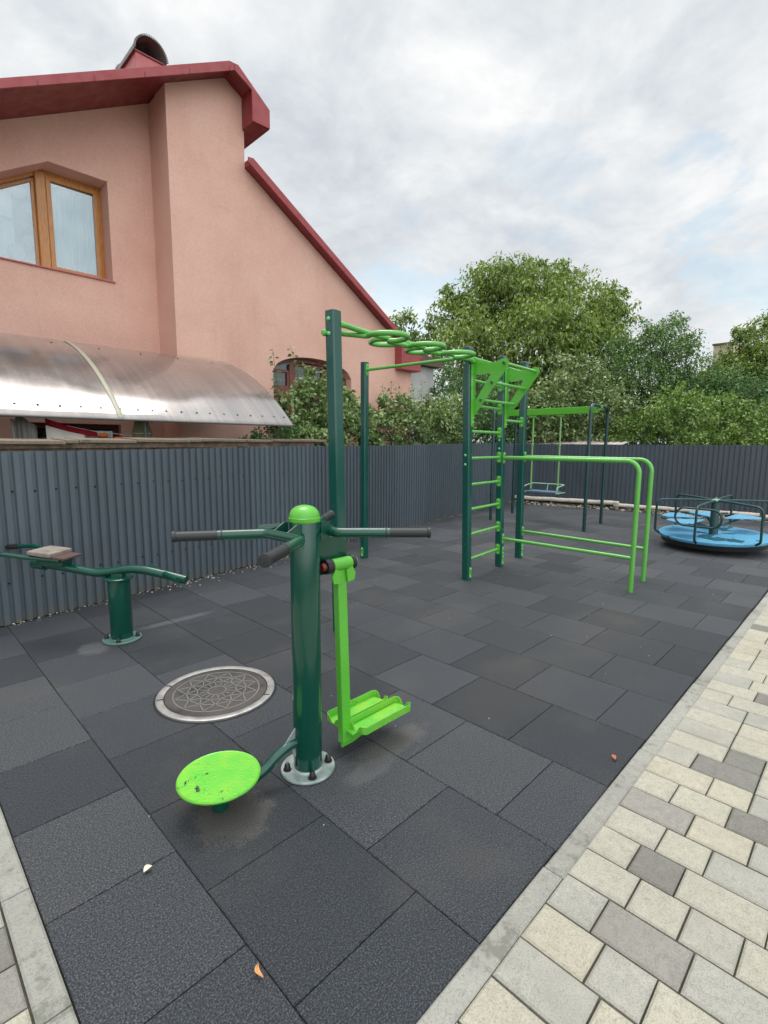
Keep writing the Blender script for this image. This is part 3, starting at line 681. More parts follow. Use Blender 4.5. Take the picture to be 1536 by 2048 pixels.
# ------------------------------------------------------------------ climbing and workout frame
t = thing('climbing_frame', 'tall workout frame with teal posts, lime serpent ladder, rungs and dip bars', 'climbing frame', (4.6, 3.17, 0))
TP = {'P1': (2.554, 2.995), 'P2': (4.512, 4.795), 'A': (4.585, 3.196), 'B': (5.407, 3.285), 'C': (6.018, 3.363)}
TA = R(5.6); ex = V3((math.cos(TA), math.sin(TA), 0)); ey = V3((-math.sin(TA), math.cos(TA), 0)); ez = V3((0, 0, 1))
rotT = Matrix.Rotation(TA, 3, 'Z')
LEAN = {'P1': .018, 'P2': 0, 'A': .022, 'B': .022, 'C': .010}       # the frame stands slightly out of plumb
def TW(p, x, y, z): c = TP[p]; q = LEAN[p]*z; return V3((c[0]-.7*q, c[1]+.71*q, 0))+ex*x+ey*y+ez*z
for k, (x, y) in TP.items():
    h = {'P1': 2.478, 'P2': 2.525, 'A': 2.505, 'B': 2.52, 'C': 2.535}[k]; hw = .047 if k == 'P1' else .0415
    g = MB(); c = .010
    oc = [(-hw+c, -hw), (hw-c, -hw), (hw, -hw+c), (hw, hw-c), (hw-c, hw), (-hw+c, hw), (-hw, hw-c), (-hw, -hw+c)]
    g.prism([TW(k, a, b, 0) for a, b in oc], TW(k, 0, 0, h)-TW(k, 0, 0, 0))
    pst = g.build('post', M['tower'], t, smooth=False, bevel=.002)
    g = MB()
    if k in 'ABC':
        n = len(oc); s = 1.10
        lv = [(s, 0), (s, .012), (.92, .030), (.55, .036)]
        Vv = [TW(k, a*q, b*q, h-.004+z) for q, z in lv for a, b in oc]; F = [(i*n+j, i*n+(j+1) % n, (i+1)*n+(j+1) % n, (i+1)*n+j) for i in range(3) for j in range(n)]+[tuple(range(n-1, -1, -1)), tuple(3*n+j for j in range(n))]
        g.add(Vv, F)
    else: g.prism([TW(k, a*.98, b*.98, h) for a, b in oc], (0, 0, .006))
    g.build('cap', M['swingdk'], pst, smooth=False)
def ball(g, p, r=.0125, n=V3((0, -1, 0))):
    q = n.to_track_quat('Z', 'Y').to_matrix(); g.lathe([(r*1.15, 0), (r*1.1, r*.35), (r*.85, r*.8), (r*.4, r*1.05), (0, r*1.1)], p, 12, q)
def bracket(k, side, z, hh=.13, wd=.062, boltmat=True):
    """plate with rounded ends and two domed bolts on one face of a post"""
    nrm = {'-x': -ex, '+x': ex, '-y': -ey, '+y': ey}[side]; u = ey if side[1] == 'x' else ex
    c = TW(k, 0, 0, z)+nrm*(.048 if k == 'P1' else .0425); P = []
    for sgn in (1, -1):
        for i in range(7):
            a = math.pi*i/6 if sgn > 0 else math.pi+math.pi*i/6
            P.append(c+u*(wd/2*math.cos(a))*1.0+ez*(sgn*(hh/2-wd*.32)+wd*.32*math.sin(a)))
    g = MB(); g.prism(P, nrm*.006); b = g.build('mounting_plate', M['lime'], t, smooth=False, bevel=.0015)
    for s in (-1, 1):
        g = MB(); ball(g, c+nrm*.006+ez*s*(hh/2-.024), .012, nrm); g.build('bolt', M['boltg'], b)
    return b
def bar(name, a, b, r=.0165, mat='limebar'):
    g = MB(); g.cyl(a, b, r, 18); return g.build(name, M[mat], t)
# anchor plates at the feet
for k, s in (('P1', '-y'), ('P2', '-x'), ('A', '-y'), ('B', '-y'), ('C', '-y')):
    bracket(k, s, .085, .13, .040)
# ladder rungs between A and B
for z in (.224, .508, .790, 1.066, 1.356, 1.648, 1.925, 2.195, 2.43):
    bar('rung', TW('A', .03, 0, z), TW('B', -.03, 0, z), .0165)
    if z < 2.3: bracket('B', '-x', z, .135, .058)
for z in (1.80, 2.43):
    bar('rung', TW('B', .03, 0, z), TW('C', -.03, 0, z), .0165); bracket('C', '-x', z, .135, .055)
# pairs of through bolts left bare on A and B
for k, zs in (('A', (1.29, 1.39)), ('B', (1.46, 1.56))):
    for z in zs:
        g = MB(); ball(g, TW(k, .043, -.02, z), .013, ex); g.build('bolt', M['boltg'], t)
        g = MB(); ball(g, TW(k, -.043, 0, z), .013, -ex); g.build('bolt', M['boltg'], t)
for z, q in ((2.405, 0), (2.30, 0)):
    g = MB(); ball(g, TW('P1', -.02, -.0425, z+.02), .0145, -ey) if False else ball(g, TW('P1', -.048, 0, z+.015), .015, -ex); g.build('bolt', M['boltg'], t)
for z in (2.47,):
    g = MB(); ball(g, TW('C', -.0425, 0, z), .0125, -ex); g.build('bolt', M['boltg'], t); g = MB(); ball(g, TW('C', 0, -.0425, z), .0125, -ey); g.build('bolt', M['boltg'], t)
# high bar
bar('high_bar', TW('P2', 0, -.03, 2.435), TW('A', 0, .03, 2.425), .0185); bracket('P2', '-y', 2.435, .15, .058)
g = MB(); ball(g, TW('A', -.0425, 0, 2.405), .015, -ex); g.build('bolt', M['boltg'], t); g = MB(); ball(g, TW('A', -.0425, .02, 2.36), .012, -ex); g.build('bolt', M['boltg'], t)
# serpent ladder: two weaving tubes
p0 = TW('P1', 0, 0, 2.37); p1 = TW('A', 0, 0, 2.37); ax = (p1-p0); LL = ax.length; ax.z = 0; ax.normalize(); ay = V3((-ax.y, ax.x, 0))
cs = [.35, .655, .91, 1.185, 1.43, 1.71]
def loopline(first, d, z0):
    K = [(.030, .030), (.10, .068), (.18, .078), (.26, .040)] if d < 0 else [(.030, -.036), (.12, -.034), (.22, -.016)]
    for k in range(5):
        a, b = cs[k], cs[k+1]; w_ = b-a
        if (k % 2 == 0) == (d < 0):
            K += [(a+.012, d*.012), (a-.012, d*.10), (a+.010, d*.19), (a+.30*w_, d*.262), (a+.70*w_, d*.262), (b-.010, d*.19), (b+.012, d*.10), (b-.012, d*.012)]
        else: K += [(a+.35*w_, d*.010), (a+.65*w_, d*.010)]
    K += [(1.775, d*.04), (1.87, d*.075), (1.97, d*.045), (2.06, d*.02)]
    P = [V3((p0.x, p0.y, z0+.012*s_/LL))+ax*s_+ay*(y_-.035*s_/LL) for s_, y_ in K]
    g = MB(); g.tube(spline(P, 6), .0215, 14); g.build('serpent_tube', M['limebar'], t)
loopline(0, -1, 2.362); loopline(1, 1, 2.392)
g = MB(); g.lathe([(0, -.004), (.024, 0), (.026, .012), (.020, .024), (0, .029)], TW('P1', -.048, .040, 2.325), 18, (-ex).to_track_quat('Z', 'Y').to_matrix()); g.build('end_cap', M['limebar'], t)
# wedge panels with their three rungs
def wedge(k, dz):
    def P(y, z): return TW(k, .048, -y, z+dz)
    outer = [(.0, 2.44), (.0, 1.785), (.022, 1.77), (.045, 1.80), (.405, 2.262), (.435, 2.30), (.44, 2.335), (.425, 2.37), (.395, 2.385), (.355, 2.378), (.30, 2.355), (.17, 2.36), (.05, 2.42), (.045, 2.44)]
    hole = [(.060, 2.20), (.060, 2.02), (.060, 1.985), (.064, 1.97), (.215, 2.195), (.235, 2.225), (.24, 2.243), (.225, 2.250), (.205, 2.246), (.18, 2.240), (.14, 2.236), (.10, 2.236), (.072, 2.243), (.062, 2.235)]
    g = MB(); g.strip([P(*q) for q in outer], [P(*q) for q in hole], ex*.007)
    g.prism([TW(k, .044, -.0, 2.44+dz), TW(k, .044, .0, 1.70+dz), TW(k, .044, -.032, 1.68+dz), TW(k, .044, -.036, 2.44+dz)], -ey*0+ex*.004)
    g.prism([TW(k, -.012, -.0435, 2.43+dz), TW(k, -.012, -.0435, 1.70+dz), TW(k, .048, -.0435, 1.70+dz), TW(k, .048, -.0435, 2.43+dz)], -ey*.005)
    w = g.build('wedge_panel', M['lime'], t, smooth=False, bevel=.0012)
    g = MB(); ball(g, TW(k, .02, -.049, 1.735+dz), .012, -ey); g.build('bolt', M['boltg'], w); g = MB(); ball(g, TW(k, .02, -.049, 2.39+dz), .012, -ey); g.build('bolt', M['boltg'], w)
wedge('A', 0); wedge('B', .01)
for y, z in ((.395, 2.335), (.262, 2.150), (.135, 1.975)):
    bar('wedge_rung', TW('A', .035, -y, z), TW('B', .062, -y, z+.01), .0165)
    g = MB(); g.cyl(TW('A', .026, -y, z), TW('A', .047, -y, z), .0135, 16); g.build('rung_end', M['dkgreen'], t); g = MB(); g.cyl(TW('B', .056, -y, z+.01), TW('B', .075, -y, z+.01), .020, 16); g.build('rung_end', M['dkgreen'], t)
# dip bars
for k, e0, zt, zl in (('B', (5.405, 1.722), 1.350, .355), ('C', (5.965, 1.775), 1.352, .368)):
    s = TW(k, 0, -.05, zt); e = V3(e0+(zt,)); P = fillet([s, e, V3(e0+(0,))], .125, 10)
    g = MB(); g.tube(P, .0245, 20); g.build('dip_bar', M['limebar'], t)
    bar('lower_rail', TW(k, 0, -.05, zl), V3(e0+(zl,)), .0195)
    bracket(k, '-y', zt, .14, .055); bracket(k, '-y', zl, .13, .050); bracket(k, '-y', .20, .11, .040)

# ------------------------------------------------------------------ swing set
t = thing('swing_set', 'green swing frame with a blue board seat hanging by rods, in the far fence corner', 'swing set', (9.3, 4.7, 0))
for (ax_, ay_), (bx_, by_) in (((8.728, 3.624), (9.885, 3.785)), ((8.76, 5.56), (9.95, 5.76))):
    P = fillet([V3((ax_, ay_, 0)), V3((ax_+.0, ay_, 2.205)), V3((bx_, by_, 2.215)), V3((bx_, by_, 0))], .13, 8)
    g = MB(); g.tube(P, .030, 16); g.build('end_frame', M['swingdk'], t)
    c = V3(((ax_+bx_)/2, (ay_+by_)/2, 2.20)); g = MB(); g.box(c, (.10, .075, .06), .1); g.build('clamp', M['limebar'], t, bevel=.006)
a, b = V3((9.355, 5.66, 2.145)), V3((9.34, 3.76, 2.165)); d = (b-a)
g = MB(); g.box((a+b)/2, (.06, d.length, .125), -math.atan2(d.x, d.y)); g.build('top_beam', M['lime'], t, smooth=False, bevel=.006)
hang = []
for y in (5.02, 4.45):
    g = MB(); g.box((9.345, y, 2.072), (.05, .13, .02)); g.cyl((9.345, y-.06, 2.05), (9.345, y+.06, 2.05), .016, 12); g.build('hinge', M['limebar'], t, bevel=.002)
    g = MB(); g.tube([V3((9.345, y, 2.06)), V3((9.335, y-.012, .63))], .0165, 12); g.lathe([(0, -.03), (.026, -.02), (.028, .02), (0, .03)], (9.341, y-.005, 1.515), 10); g.build('hanger_rod', paint('pale_green_rod_paint', (.20, .42, .13), .35, .2) if y > 5 else bpy.data.materials['pale_green_rod_paint'], t)
g = MB()
for i in range(3): g.box((9.24+.095*i, 4.725, .595), (.085, .60, .028))
seat = g.build('seat_board', M['swingblue'], t, bevel=.004)
g = MB(); g.tube(fillet([V3((9.16, 5.06, .585)), V3((9.16, 5.06, .70)), V3((9.50, 5.06, .74)), V3((9.50, 4.37, .74)), V3((9.16, 4.37, .70)), V3((9.16, 4.37, .585))], .05, 5), .011, 10); g.tube([V3((9.50, 4.72, .74)), V3((9.46, 4.72, .60))], .009, 8); g.tube([V3((9.14, 4.37, .585)), V3((9.50, 4.37, .585))], .011, 8); g.tube([V3((9.14, 5.06, .585)), V3((9.50, 5.06, .585))], .011, 8)
g.build('guard_rail', paint('pale_mint_rail_paint', (.28, .50, .36), .35, .2), seat)

# ------------------------------------------------------------------ merry-go-round
CX, CY, CZ, TX = 8.72, 1.68, .215, .045
t = thing('merry_go_round', 'blue round playground carousel with dark teal rails and column, standing before the back fence', 'merry-go-round', (CX, CY, 0))
tm = Matrix.Rotation(-math.atan(TX), 3, 'Y')
def C_(r, a, h): return V3((CX, CY, CZ))+tm @ V3((r*math.cos(R(a)), r*math.sin(R(a)), h))
g = MB(); RR = .715
prof = [(0, -.045), (RR-.05, -.045), (RR-.01, -.040), (RR, -.02), (RR, .0), (RR-.006, .006), (RR-.02, .004), (.10, .0005), (0, .0005)]
g.lathe(prof, (CX, CY, CZ), 72, tm); g.build('platform', M['blue'], t, ang=30)
g = MB(); g.lathe([(.25, -.215), (.25, -.17), (.12, -.15), (.11, -.04), (0, -.04)], (CX, CY, CZ), 24); g.build('pedestal', M['black'], t)
g = MB(); g.lathe([(RR-.06, -.115), (RR-.04, -.115), (RR-.03, -.044), (RR-.09, -.044)], (CX, CY, CZ), 60, tm, ring=True); g.build('skirt_ring', M['black'], t)
g = MB(); g.lathe([(.062, 0), (.058, .01), (.055, .485), (.050, .495), (0, .495)], (CX, CY, CZ), 28, tm); col = g.build('column', M['mgrdk'], t)
g = MB(); g.lathe([(.062, .490), (.064, .505), (.045, .520), (.020, .528), (.018, .540), (0, .545)], (CX, CY, CZ), 24, tm); g.build('hub_cap', paint('grey_green_cap_paint', (.16, .28, .23), .35), col)
for a in (-5, 55, 115, 175, 235, 295):
    P = fillet([C_(.02, a, .500), C_(.30, a, .507), C_(RR+.055, a, .500), C_(RR+.062, a, .03), C_(RR-.05, a, -.045)], [0, .2, .09, .05, 0], 6)
    g = MB(); g.tube(P, .0165, 12); rl = g.build('rail', M['mgrdk'], t)
for a in (205-15, 325):
    c = C_(RR-.01, a-15, .335); u = (C_(RR, a+75, 0)-V3((CX, CY, CZ))).normalized() if False else V3((-math.sin(R(a-15)), math.cos(R(a-15)), 0))
    if a == 325: continue
    P = []
    for i in range(41):
        q = 2*math.pi*i/40; P.append(c+u*(.165*(1 if math.cos(q) > 0 else -1)*min(1, abs(math.cos(q))*0+1)+.125*math.cos(q) if abs(math.cos(q)) > .02 else 0)+ez*(.125*math.sin(q)))
    g = MB(); g.tube(P, .0145, 10, cap=False); g.build('grab_loop', M['mgrdk'], t)
for a in (85, 145, 25, -35):
    g = MB()
    g.prism([C_(.16, a, .215), C_(.62, a-21, .215), C_(.70, a-13, .215), C_(.70, a+13, .215), C_(.62, a+21, .215)], (0, 0, .012)); g.build('seat', M['seatblue'], t, smooth=False, bevel=.003)
    g = MB(); g.tube([C_(.06, a, .10), C_(.45, a, .20)], .014, 10); g.tube([C_(.69, a-28, .22), C_(.60, a, .208), C_(.69, a+28, .22)], .012, 10); g.build('seat_support', M['mgrdk'], t)

# ------------------------------------------------------------------ fences
def corr_fence(name, label, a, b, ha, hb, per, depth, nrm, mat, screws=(), groove=.28, z0=0.0):
    """a,b feet (x,y), heights at both ends; trapezoid ribs"""
    t = thing(name, label, 'fence', (a[0], a[1], 0)); A, B = V3((a[0], a[1], 0)), V3((b[0], b[1], 0)); u = B-A; Ln = u.length; u.normalize(); n = V3((nrm[0], nrm[1], 0)).normalized()
    g = MB(); s = 0; pts = []
    fl, sl, gr = per*(1-groove-.16), per*.08, per*groove
    sheet = 0
    while s < Ln:
        j = rnd.uniform(-.0015, .0015)
        for q, h in ((0, 1), (fl, 1), (fl+sl, 0), (fl+sl+gr, 0)): pts.append((s+q, h*depth+j))
        s += per
    V = []; F = []
    for s, d in pts:
        h = ha+(hb-ha)*min(1, s/Ln)+.004*math.sin(s*1.3)
        zb = z0+.006*noise.noise(V3((s*.7, 0, 0)))
        for z in (zb, h*.5, h): V.append(A+u*s+n*d+V3((0, 0, z)))
    k = len(pts); per_sheet = 4*13
    g.k = 0
    for c0 in range(0, k-1, per_sheet):
        c1 = min(k-1, c0+per_sheet); off_ = n*(.0015 if (c0//per_sheet) % 2 else 0); VV = [v+off_ for v in V[c0*3:(c1+1)*3]]; o = len(VV)
        FF = [(i*3+r, (i+1)*3+r, (i+1)*3+r+1, i*3+r+1) for i in range(c1-c0) for r in (0, 1)]
        g.add(VV+[v-n*.0012 for v in VV], FF+[tuple(reversed([q+o for q in f])) for f in FF]+[(i*3+2, (i+1)*3+2, (i+1)*3+2+o, i*3+2+o) for i in range(c1-c0)]+[(2, 1, 1+o, 2+o), (1, 0, o, 1+o)])
    g.k = 1
    for zs, every in screws:
        i = 2
        while i*per < Ln-.2:
            s = i*per+fl+sl+gr*.5; c = A+u*s+n*.002+V3((0, 0, zs*(ha+(hb-ha)*s/Ln)+rnd.uniform(-.008, .008)))
            q = n.to_track_quat('Z', 'Y').to_matrix(); g.lathe([(.009, 0), (.009, .003), (.005, .006), (0, .006)], c, 8, q); i += every+(1 if rnd.random() < .15 else 0)
    g.build('corrugated_sheet', [mat, M['screw']], t, smooth=False)
    g = MB()
    for zz in (.22, .78):
        c = (A+B)/2-n*.045+V3((0, 0, zz*(ha+hb)/2)); g = MB(); g.box(c, (Ln, .04, .04), math.atan2(u.y, u.x)); g.build('rail', M['steelgrey'], t)
    return t
nL = (FS, -1); nB = (-1, -FS)
xa = -2.0
corr_fence('corrugated_fence', 'long slate blue corrugated steel fence running along the left of the rubber floor', (xa, fy(xa)), (BX, BY), 1.39, 1.562, .0815, .023, nL, M['sheet'], ((.245, 2), (.77, 2)), .34)
ye = -6.0
corr_fence('corrugated_fence', 'graphite corrugated steel fence crossing the far end of the playground', (BX+.03, BY-.03), (bx(ye), ye), 1.535, 1.545, .094, .013, nB, M['sheetback'], (), .14, z0=.10)
# rubble footing and pipes in front of the far fence
g = MB(); nr = np.random.RandomState(11)
ub = V3((-FS, 1, 0)).normalized()*-1
def BF(s, off, z): p = V3((BX, BY, 0))+V3((FS, -1, 0)).normalized()*s+V3((-1, -FS, 0)).normalized()*off; return V3((p.x, p.y, z))
for i in range(1500):
    s = nr.rand()*13; off = .03+nr.rand()*.30; sz = .016+nr.rand()*.04; z = max(0.0, .085-(off-.05)*.33)*nr.rand()+.004
    rr = Matrix.Rotation(nr.rand()*3, 3, 'Z') @ Matrix.Rotation(nr.rand()*.8, 3, 'X'); g.box(BF(s, off, z), (sz*1.5, sz, sz*.7), rot=rr, taper=.7)
tag(g.build('rubble', M['rubble'], smooth=False), 'yellowish broken stones heaped along the foot of the far fence', 'rubble', kind='stuff')
g = MB(); g.prism([BF(-.05, .36, -.03), BF(-.05, .02, -.03), BF(-.05, .02, .10), BF(-.05, .10, .07), BF(-.05, .30, .005)], V3((FS, -1, 0)).normalized()*13.2)
struct(g.build('earth_bank', M['joint']))
def pipe(name, label, s0, s1, z0, z1, r=.052, off=.13):
    P = []; n = 30
    for i in range(n+1):
        q = i/n; P.append(BF(s0+(s1-s0)*q, off+.006*math.sin(q*9), z0+(z1-z0)*q+.004*math.sin(q*23)))
    g = MB(); g.tube(P, [r*(1+.05*math.sin(i*2.3)) for i in range(n+1)], 10); return tag(g.build(name, M['pipe']), label, 'pipe')
pipe('cement_pipe', 'whitish pipe length at the fence corner, ending broken behind the dip bars', .12, 2.66, .135, .155)
pipe('cement_pipe', 'longer whitish pipe length lying lower, behind the carousel', 2.55, 5.35, .105, .098, .047)
pipe('cement_pipe', 'whitish pipe length right of the carousel column, at the frame edge', 5.45, 8.6, .075, .07, .045, .17)

# brick wall with coping just behind the left fence
def LF(s, off, z):                                     # s = world x, off = distance behind the fence line
    n = V3((-FS, 1, 0)).normalized(); p = V3((s, fy(s), 0))+n*off; return V3((p.x, p.y, z))
t = thing('brick_wall', 'old brick wall topped with stained coping slabs behind the near left fence', 'wall', LF(1, .1, 0))
g = MB(); g.prism([LF(-2, .06, -.05), LF(4.55, .06, -.05), LF(4.55, .24, -.05), LF(-2, .24, -.05)], (0, 0, 1.50)); g.build('wall', M['brick'], t, smooth=False)
s = -1.9; k = 0
cuts = [-1.9, -1.1, -.2, .35, 1.22, 1.33, 1.86, 2.44, 2.58, 3.2, 3.62, 4.02, 4.62]
for a, b in zip(cuts, cuts[1:]):
    za = 1.487+.0138*(a-.7)+.0; dzz = rnd.uniform(-.006, .006); g = MB(); th = .030
    p = [LF(a+.003, .0+rnd.uniform(-.012, .004), 0), LF(b-.003, .0+rnd.uniform(-.012, .004), 0), LF(b-.003, .31, 0), LF(a+.003, .31, 0)]
    Vv = [V3((q.x, q.y, za+dzz+(.012*(i > 1))-th*0)) for i, q in enumerate(p)]+[V3((q.x, q.y, za+dzz+th+(.018*(i > 1)))) for i, q in enumerate(p)]
    g.add(Vv, [(3, 2, 1, 0), (4, 5, 6, 7), (0, 1, 5, 4), (1, 2, 6, 5), (2, 3, 7, 6), (3, 0, 4, 7)])
    g.build('coping_slab', M['coping'], t, smooth=False, bevel=.005)
g = MB(); g.prism([LF(-1.9, .035, 1.425), LF(4.4, .035, 1.47), LF(4.4, .07, 1.47), LF(-1.9, .07, 1.425)], (0, 0, .06)); g.build('mortar_bed', M['brick'], t, smooth=False)
g = MB(); g.tube([LF(4.58, .02, 1.535), LF(4.70, .03, 1.44)], [.018, .012], 6); g.build('broken_edge', M['coping'], t)

# ------------------------------------------------------------------ house
YB, YR = 7.5, 8.1                      # bay front and recessed wall
t = thing('house', 'salmon pink stucco house with dark red roof edges behind the left fence', 'house', (5, 8, 0))
house = t
def zl(x): return 6.872+(x-4.19)*.5425          # underside of the left roof slope at the front
def zr(x): return 6.872-(x-4.19)*.52
ZP = zl(4.19)
# bay + gable wall with the arched window opening: built as polygons round the hole
AX0, AX1, AZ = 4.93, 6.70, 2.735
def archz(x): q = (x-(AX0+AX1)/2)/((AX1-AX0)/2); return AZ+.305*math.sqrt(max(0, 1-q*q*.995))-.005
n = 20; arch = [(AX0+(AX1-AX0)*i/n, archz(AX0+(AX1-AX0)*i/n)) for i in range(n+1)]
def zlow(x): return 5.735-(x-4.495)*.600
g = MB()
def pw(poly, y, d): g.prism([V3((x, y, z)) for x, z in poly], (0, d, 0))
pw([(3.29, 0), (AX0, 0), (AX0, 5.49), (4.492, 5.735), (4.492, zr(4.492)), (4.19, ZP), (3.29, zl(3.29))], YB, .35)
pw([(AX0, arch[0][1])]+arch[1:]+[(AX1, zlow(AX1)), (AX0, zlow(AX0))], YB+.0, .35)
pw([(AX0, 0), (AX1, 0), (AX1, 1.05), (AX0, 1.05)], YB, .35)
pw([(AX1, 0), (8.45, 0), (8.45, zlow(8.45)), (AX1, zlow(AX1))], YB, .35)
g.build('gable_wall', M['stucco'], t, smooth=False)
g = MB(); g.box((3.365, (YB+.35+YR)/2+.05, 3.2), (.15, YR-YB-.35+.1, 6.4)); g.f = g.f
g.v = [(x, y, z if z < 3 else zl(3.29)-.02) for x, y, z in g.v]; g.build('bay_side_wall', M['stucco'], t, smooth=False)
g = MB(); g.box((8.35, 10, 1.4), (.2, 4.3, 3.0)); g.build('end_wall', M['stucco'], t, smooth=False)
# recessed wall with the five-sided window and the low window
W0, W1, WA = .62, 2.672, 1.965; WZ0, WZ1, WZL = 3.79, 5.118, 4.30      # sill, top, left eave of the opening
L0, L1, LZ0, LZ1 = 1.32, 2.66, .9, 1.762
g = MB()
zz = lambda x: zl(x)
XL = -3.0
slw = lambda x: WZ1-(WA-x)*.60
pw([(XL, LZ1), (W0, LZ1), (W0, zz(W0)), (XL, zz(XL))], YR, .45)
pw([(W0, LZ1), (3.30, LZ1), (3.30, WZ0), (W0, WZ0)], YR, .45)
pw([(W0, slw(W0)), (WA, WZ1), (WA, zz(WA)), (W0, zz(W0))], YR, .45)
pw([(WA, WZ1), (W1, WZ1), (W1, zz(W1)), (WA, zz(WA))], YR, .45)
pw([(W1, WZ0), (3.30, WZ0), (3.30, zz(3.30)), (W1, zz(W1))], YR, .45)
pw([(XL, 0), (L0, 0), (L0, LZ1), (XL, LZ1)], YR, .45); pw([(L1, 0), (3.30, 0), (3.30, LZ1), (L1, LZ1)], YR, .45); pw([(L0, 0), (L1, 0), (L1, LZ0), (L0, LZ0)], YR, .45)
g.build('recessed_wall', M['stucco'], t, smooth=False)
g = MB(); g.box((.05, 11.4, 1.3), (.2, 6.0, 2.6)); g.box((4.2, 14.4, 1.2), (8.5, .2, 2.4)); g.build('rear_wall', M['stucco'], t, smooth=False)
# upper window
def frame(x0, x1, z0, z1, y, wd, dp, name, mat, parent, zt=None):
    """zt(x): top line; ring-shaped timber frame"""
    zt = zt or (lambda x: z1)
    A = [V3((x0, y, z0)), V3((x1, y, z0)), V3((x1, y, zt(x1))), V3((x0, y, zt(x0)))]
    B = [V3((x0+wd, y, z0+wd)), V3((x1-wd, y, z0+wd)), V3((x1-wd, y, zt(x1-wd)-wd)), V3((x0+wd, y, zt(x0+wd)-wd*1.12))]
    g = MB(); g.strip(A, B, (0, dp, 0)); return g.build(name, mat, parent, smooth=False, bevel=.004)
YW = 8.40
zt1 = lambda x: min(WZ1-.01, slw(x)-.01)
g = MB(); A = [(W0, WZ0-.05), (W1, WZ0-.05), (W1, WZ1), (WA, WZ1), (W0, slw(W0))]; cxw, czw = 1.7, 4.4
B = [(W0+.055, WZ0+.02), (W1-.055, WZ0+.02), (W1-.055, WZ1-.055), (WA-.02, WZ1-.055), (W0+.055, slw(W0+.055)-.065)]
g.strip([V3((x, YW, z)) for x, z in A], [V3((x, YW, z)) for x, z in B], (0, .08, 0)); win = g.build('window_frame', M['wood'], t, smooth=False, bevel=.004)
g = MB(); g.box((1.925, YW+.01, (WZ0+WZ1)/2-.02), (.125, .085, WZ1-WZ0-.03)); g.build('mullion', M['wood'], win, bevel=.012)
frame(1.99, W1-.045, WZ0+.055, WZ1-.05, YW-.018, .058, .06, 'sash', M['wood'], win)
frame(W0+.05, 1.862, WZ0-.0, 0, YW+.02, .04, .05, 'sash', M['wood'], win, lambda x: slw(x)-.06)
g = MB(); g.prism([V3((W0+.05, YW+.045, WZ0)), V3((1.87, YW+.045, WZ0)), V3((1.87, YW+.045, slw(1.87)-.05)), V3((W0+.05, YW+.045, slw(W0+.05)-.05))], (0, .004, 0)); g.build('pane', M['glass'], win, smooth=False)
g = MB(); g.prism([V3((2.02, YW+.015, WZ0+.08)), V3((W1-.07, YW+.015, WZ0+.08)), V3((W1-.07, YW+.015, WZ1-.08)), V3((2.02, YW+.015, WZ1-.08))], (0, .004, 0)); g.build('pane', M['glass'], win, smooth=False)
g = MB(); g.box(((W0+W1)/2, YR+.14, WZ0-.012), (W1-W0+.05, .34, .018)); g.build('sill', M['pinkbox'], win, bevel=.003)
g = MB(); g.box((2.30, YW-.004, WZ0+.028), (.58, .05, .035)); g.build('vent_slot', M['black'], win)
g = MB()
def curtain(x0, x1, z0, z1f, y, amp, name):
    n = 60; V = []
    for i in range(n+1):
        q = i/n; x = x0+(x1-x0)*q; d = amp*math.sin(q*22+math.sin(q*9))*.6+amp*.5*math.sin(q*51)
        V += [(x, y+d, z0), (x+.0, y+d*.7, z1f(x))]
    g = MB(); g.add(V, [(i*2, i*2+2, i*2+3, i*2+1) for i in range(n)]); return g.build(name, M['curtain'], win)
curtain(2.0, 2.60, WZ0+.03, lambda x: WZ1-.12, YW+.14, .02, 'curtain')
curtain(W0, 1.62, WZ0+.0, lambda x: slw(x)-.08, YW+.16, .012, 'curtain')
g = MB(); g.tube([V3((W0, YW+.13, 4.52)), V3((1.90, YW+.13, 4.38))], .022, 8); g.build('curtain_rod', M['steelgrey'], win)
g = MB(); g.box((1.7, YW+1.0, 4.4), (2.6, .05, 1.9)); g.build('room_back', M['roomdark'], t)
nr = np.random.RandomState(4)
for cxx, czz, rr in ((1.70, 4.80, .10), (1.80, 4.62, .09), (1.62, 4.02, .11), (1.78, 4.2, .08), (2.04, 3.93, .06)):
    g = MB(); g.lathe([(0, -rr), (rr*.7, -rr*.7), (rr, 0), (rr*.7, rr*.7), (0, rr)], (cxx, YW+.12, czz), 14); g.v = [(x, (y-YW-.12)*.4+YW+.12, z) for x, y, z in g.v]; g.build('bundle', M['clothgrey'], win)
# low window
g = MB(); g.box((2.0, YR+.8, 1.3), (2.4, .05, 1.6)); g.build('room_back', M['roombrown'], t)
lw = frame(L0+.005, L1-.005, LZ0, LZ1-.005, YR+.12, .06, .07, 'window_frame', M['redwood'], t)
g = MB(); g.box((1.96, YR+.15, 1.33), (.07, .06, .85)); g.build('mullion', M['redwood'], lw)
g = MB(); g.box(((L0+L1)/2, YR+.16, 1.33), (L1-L0-.1, .005, .74)); g.build('pane', M['glassdark'], lw)
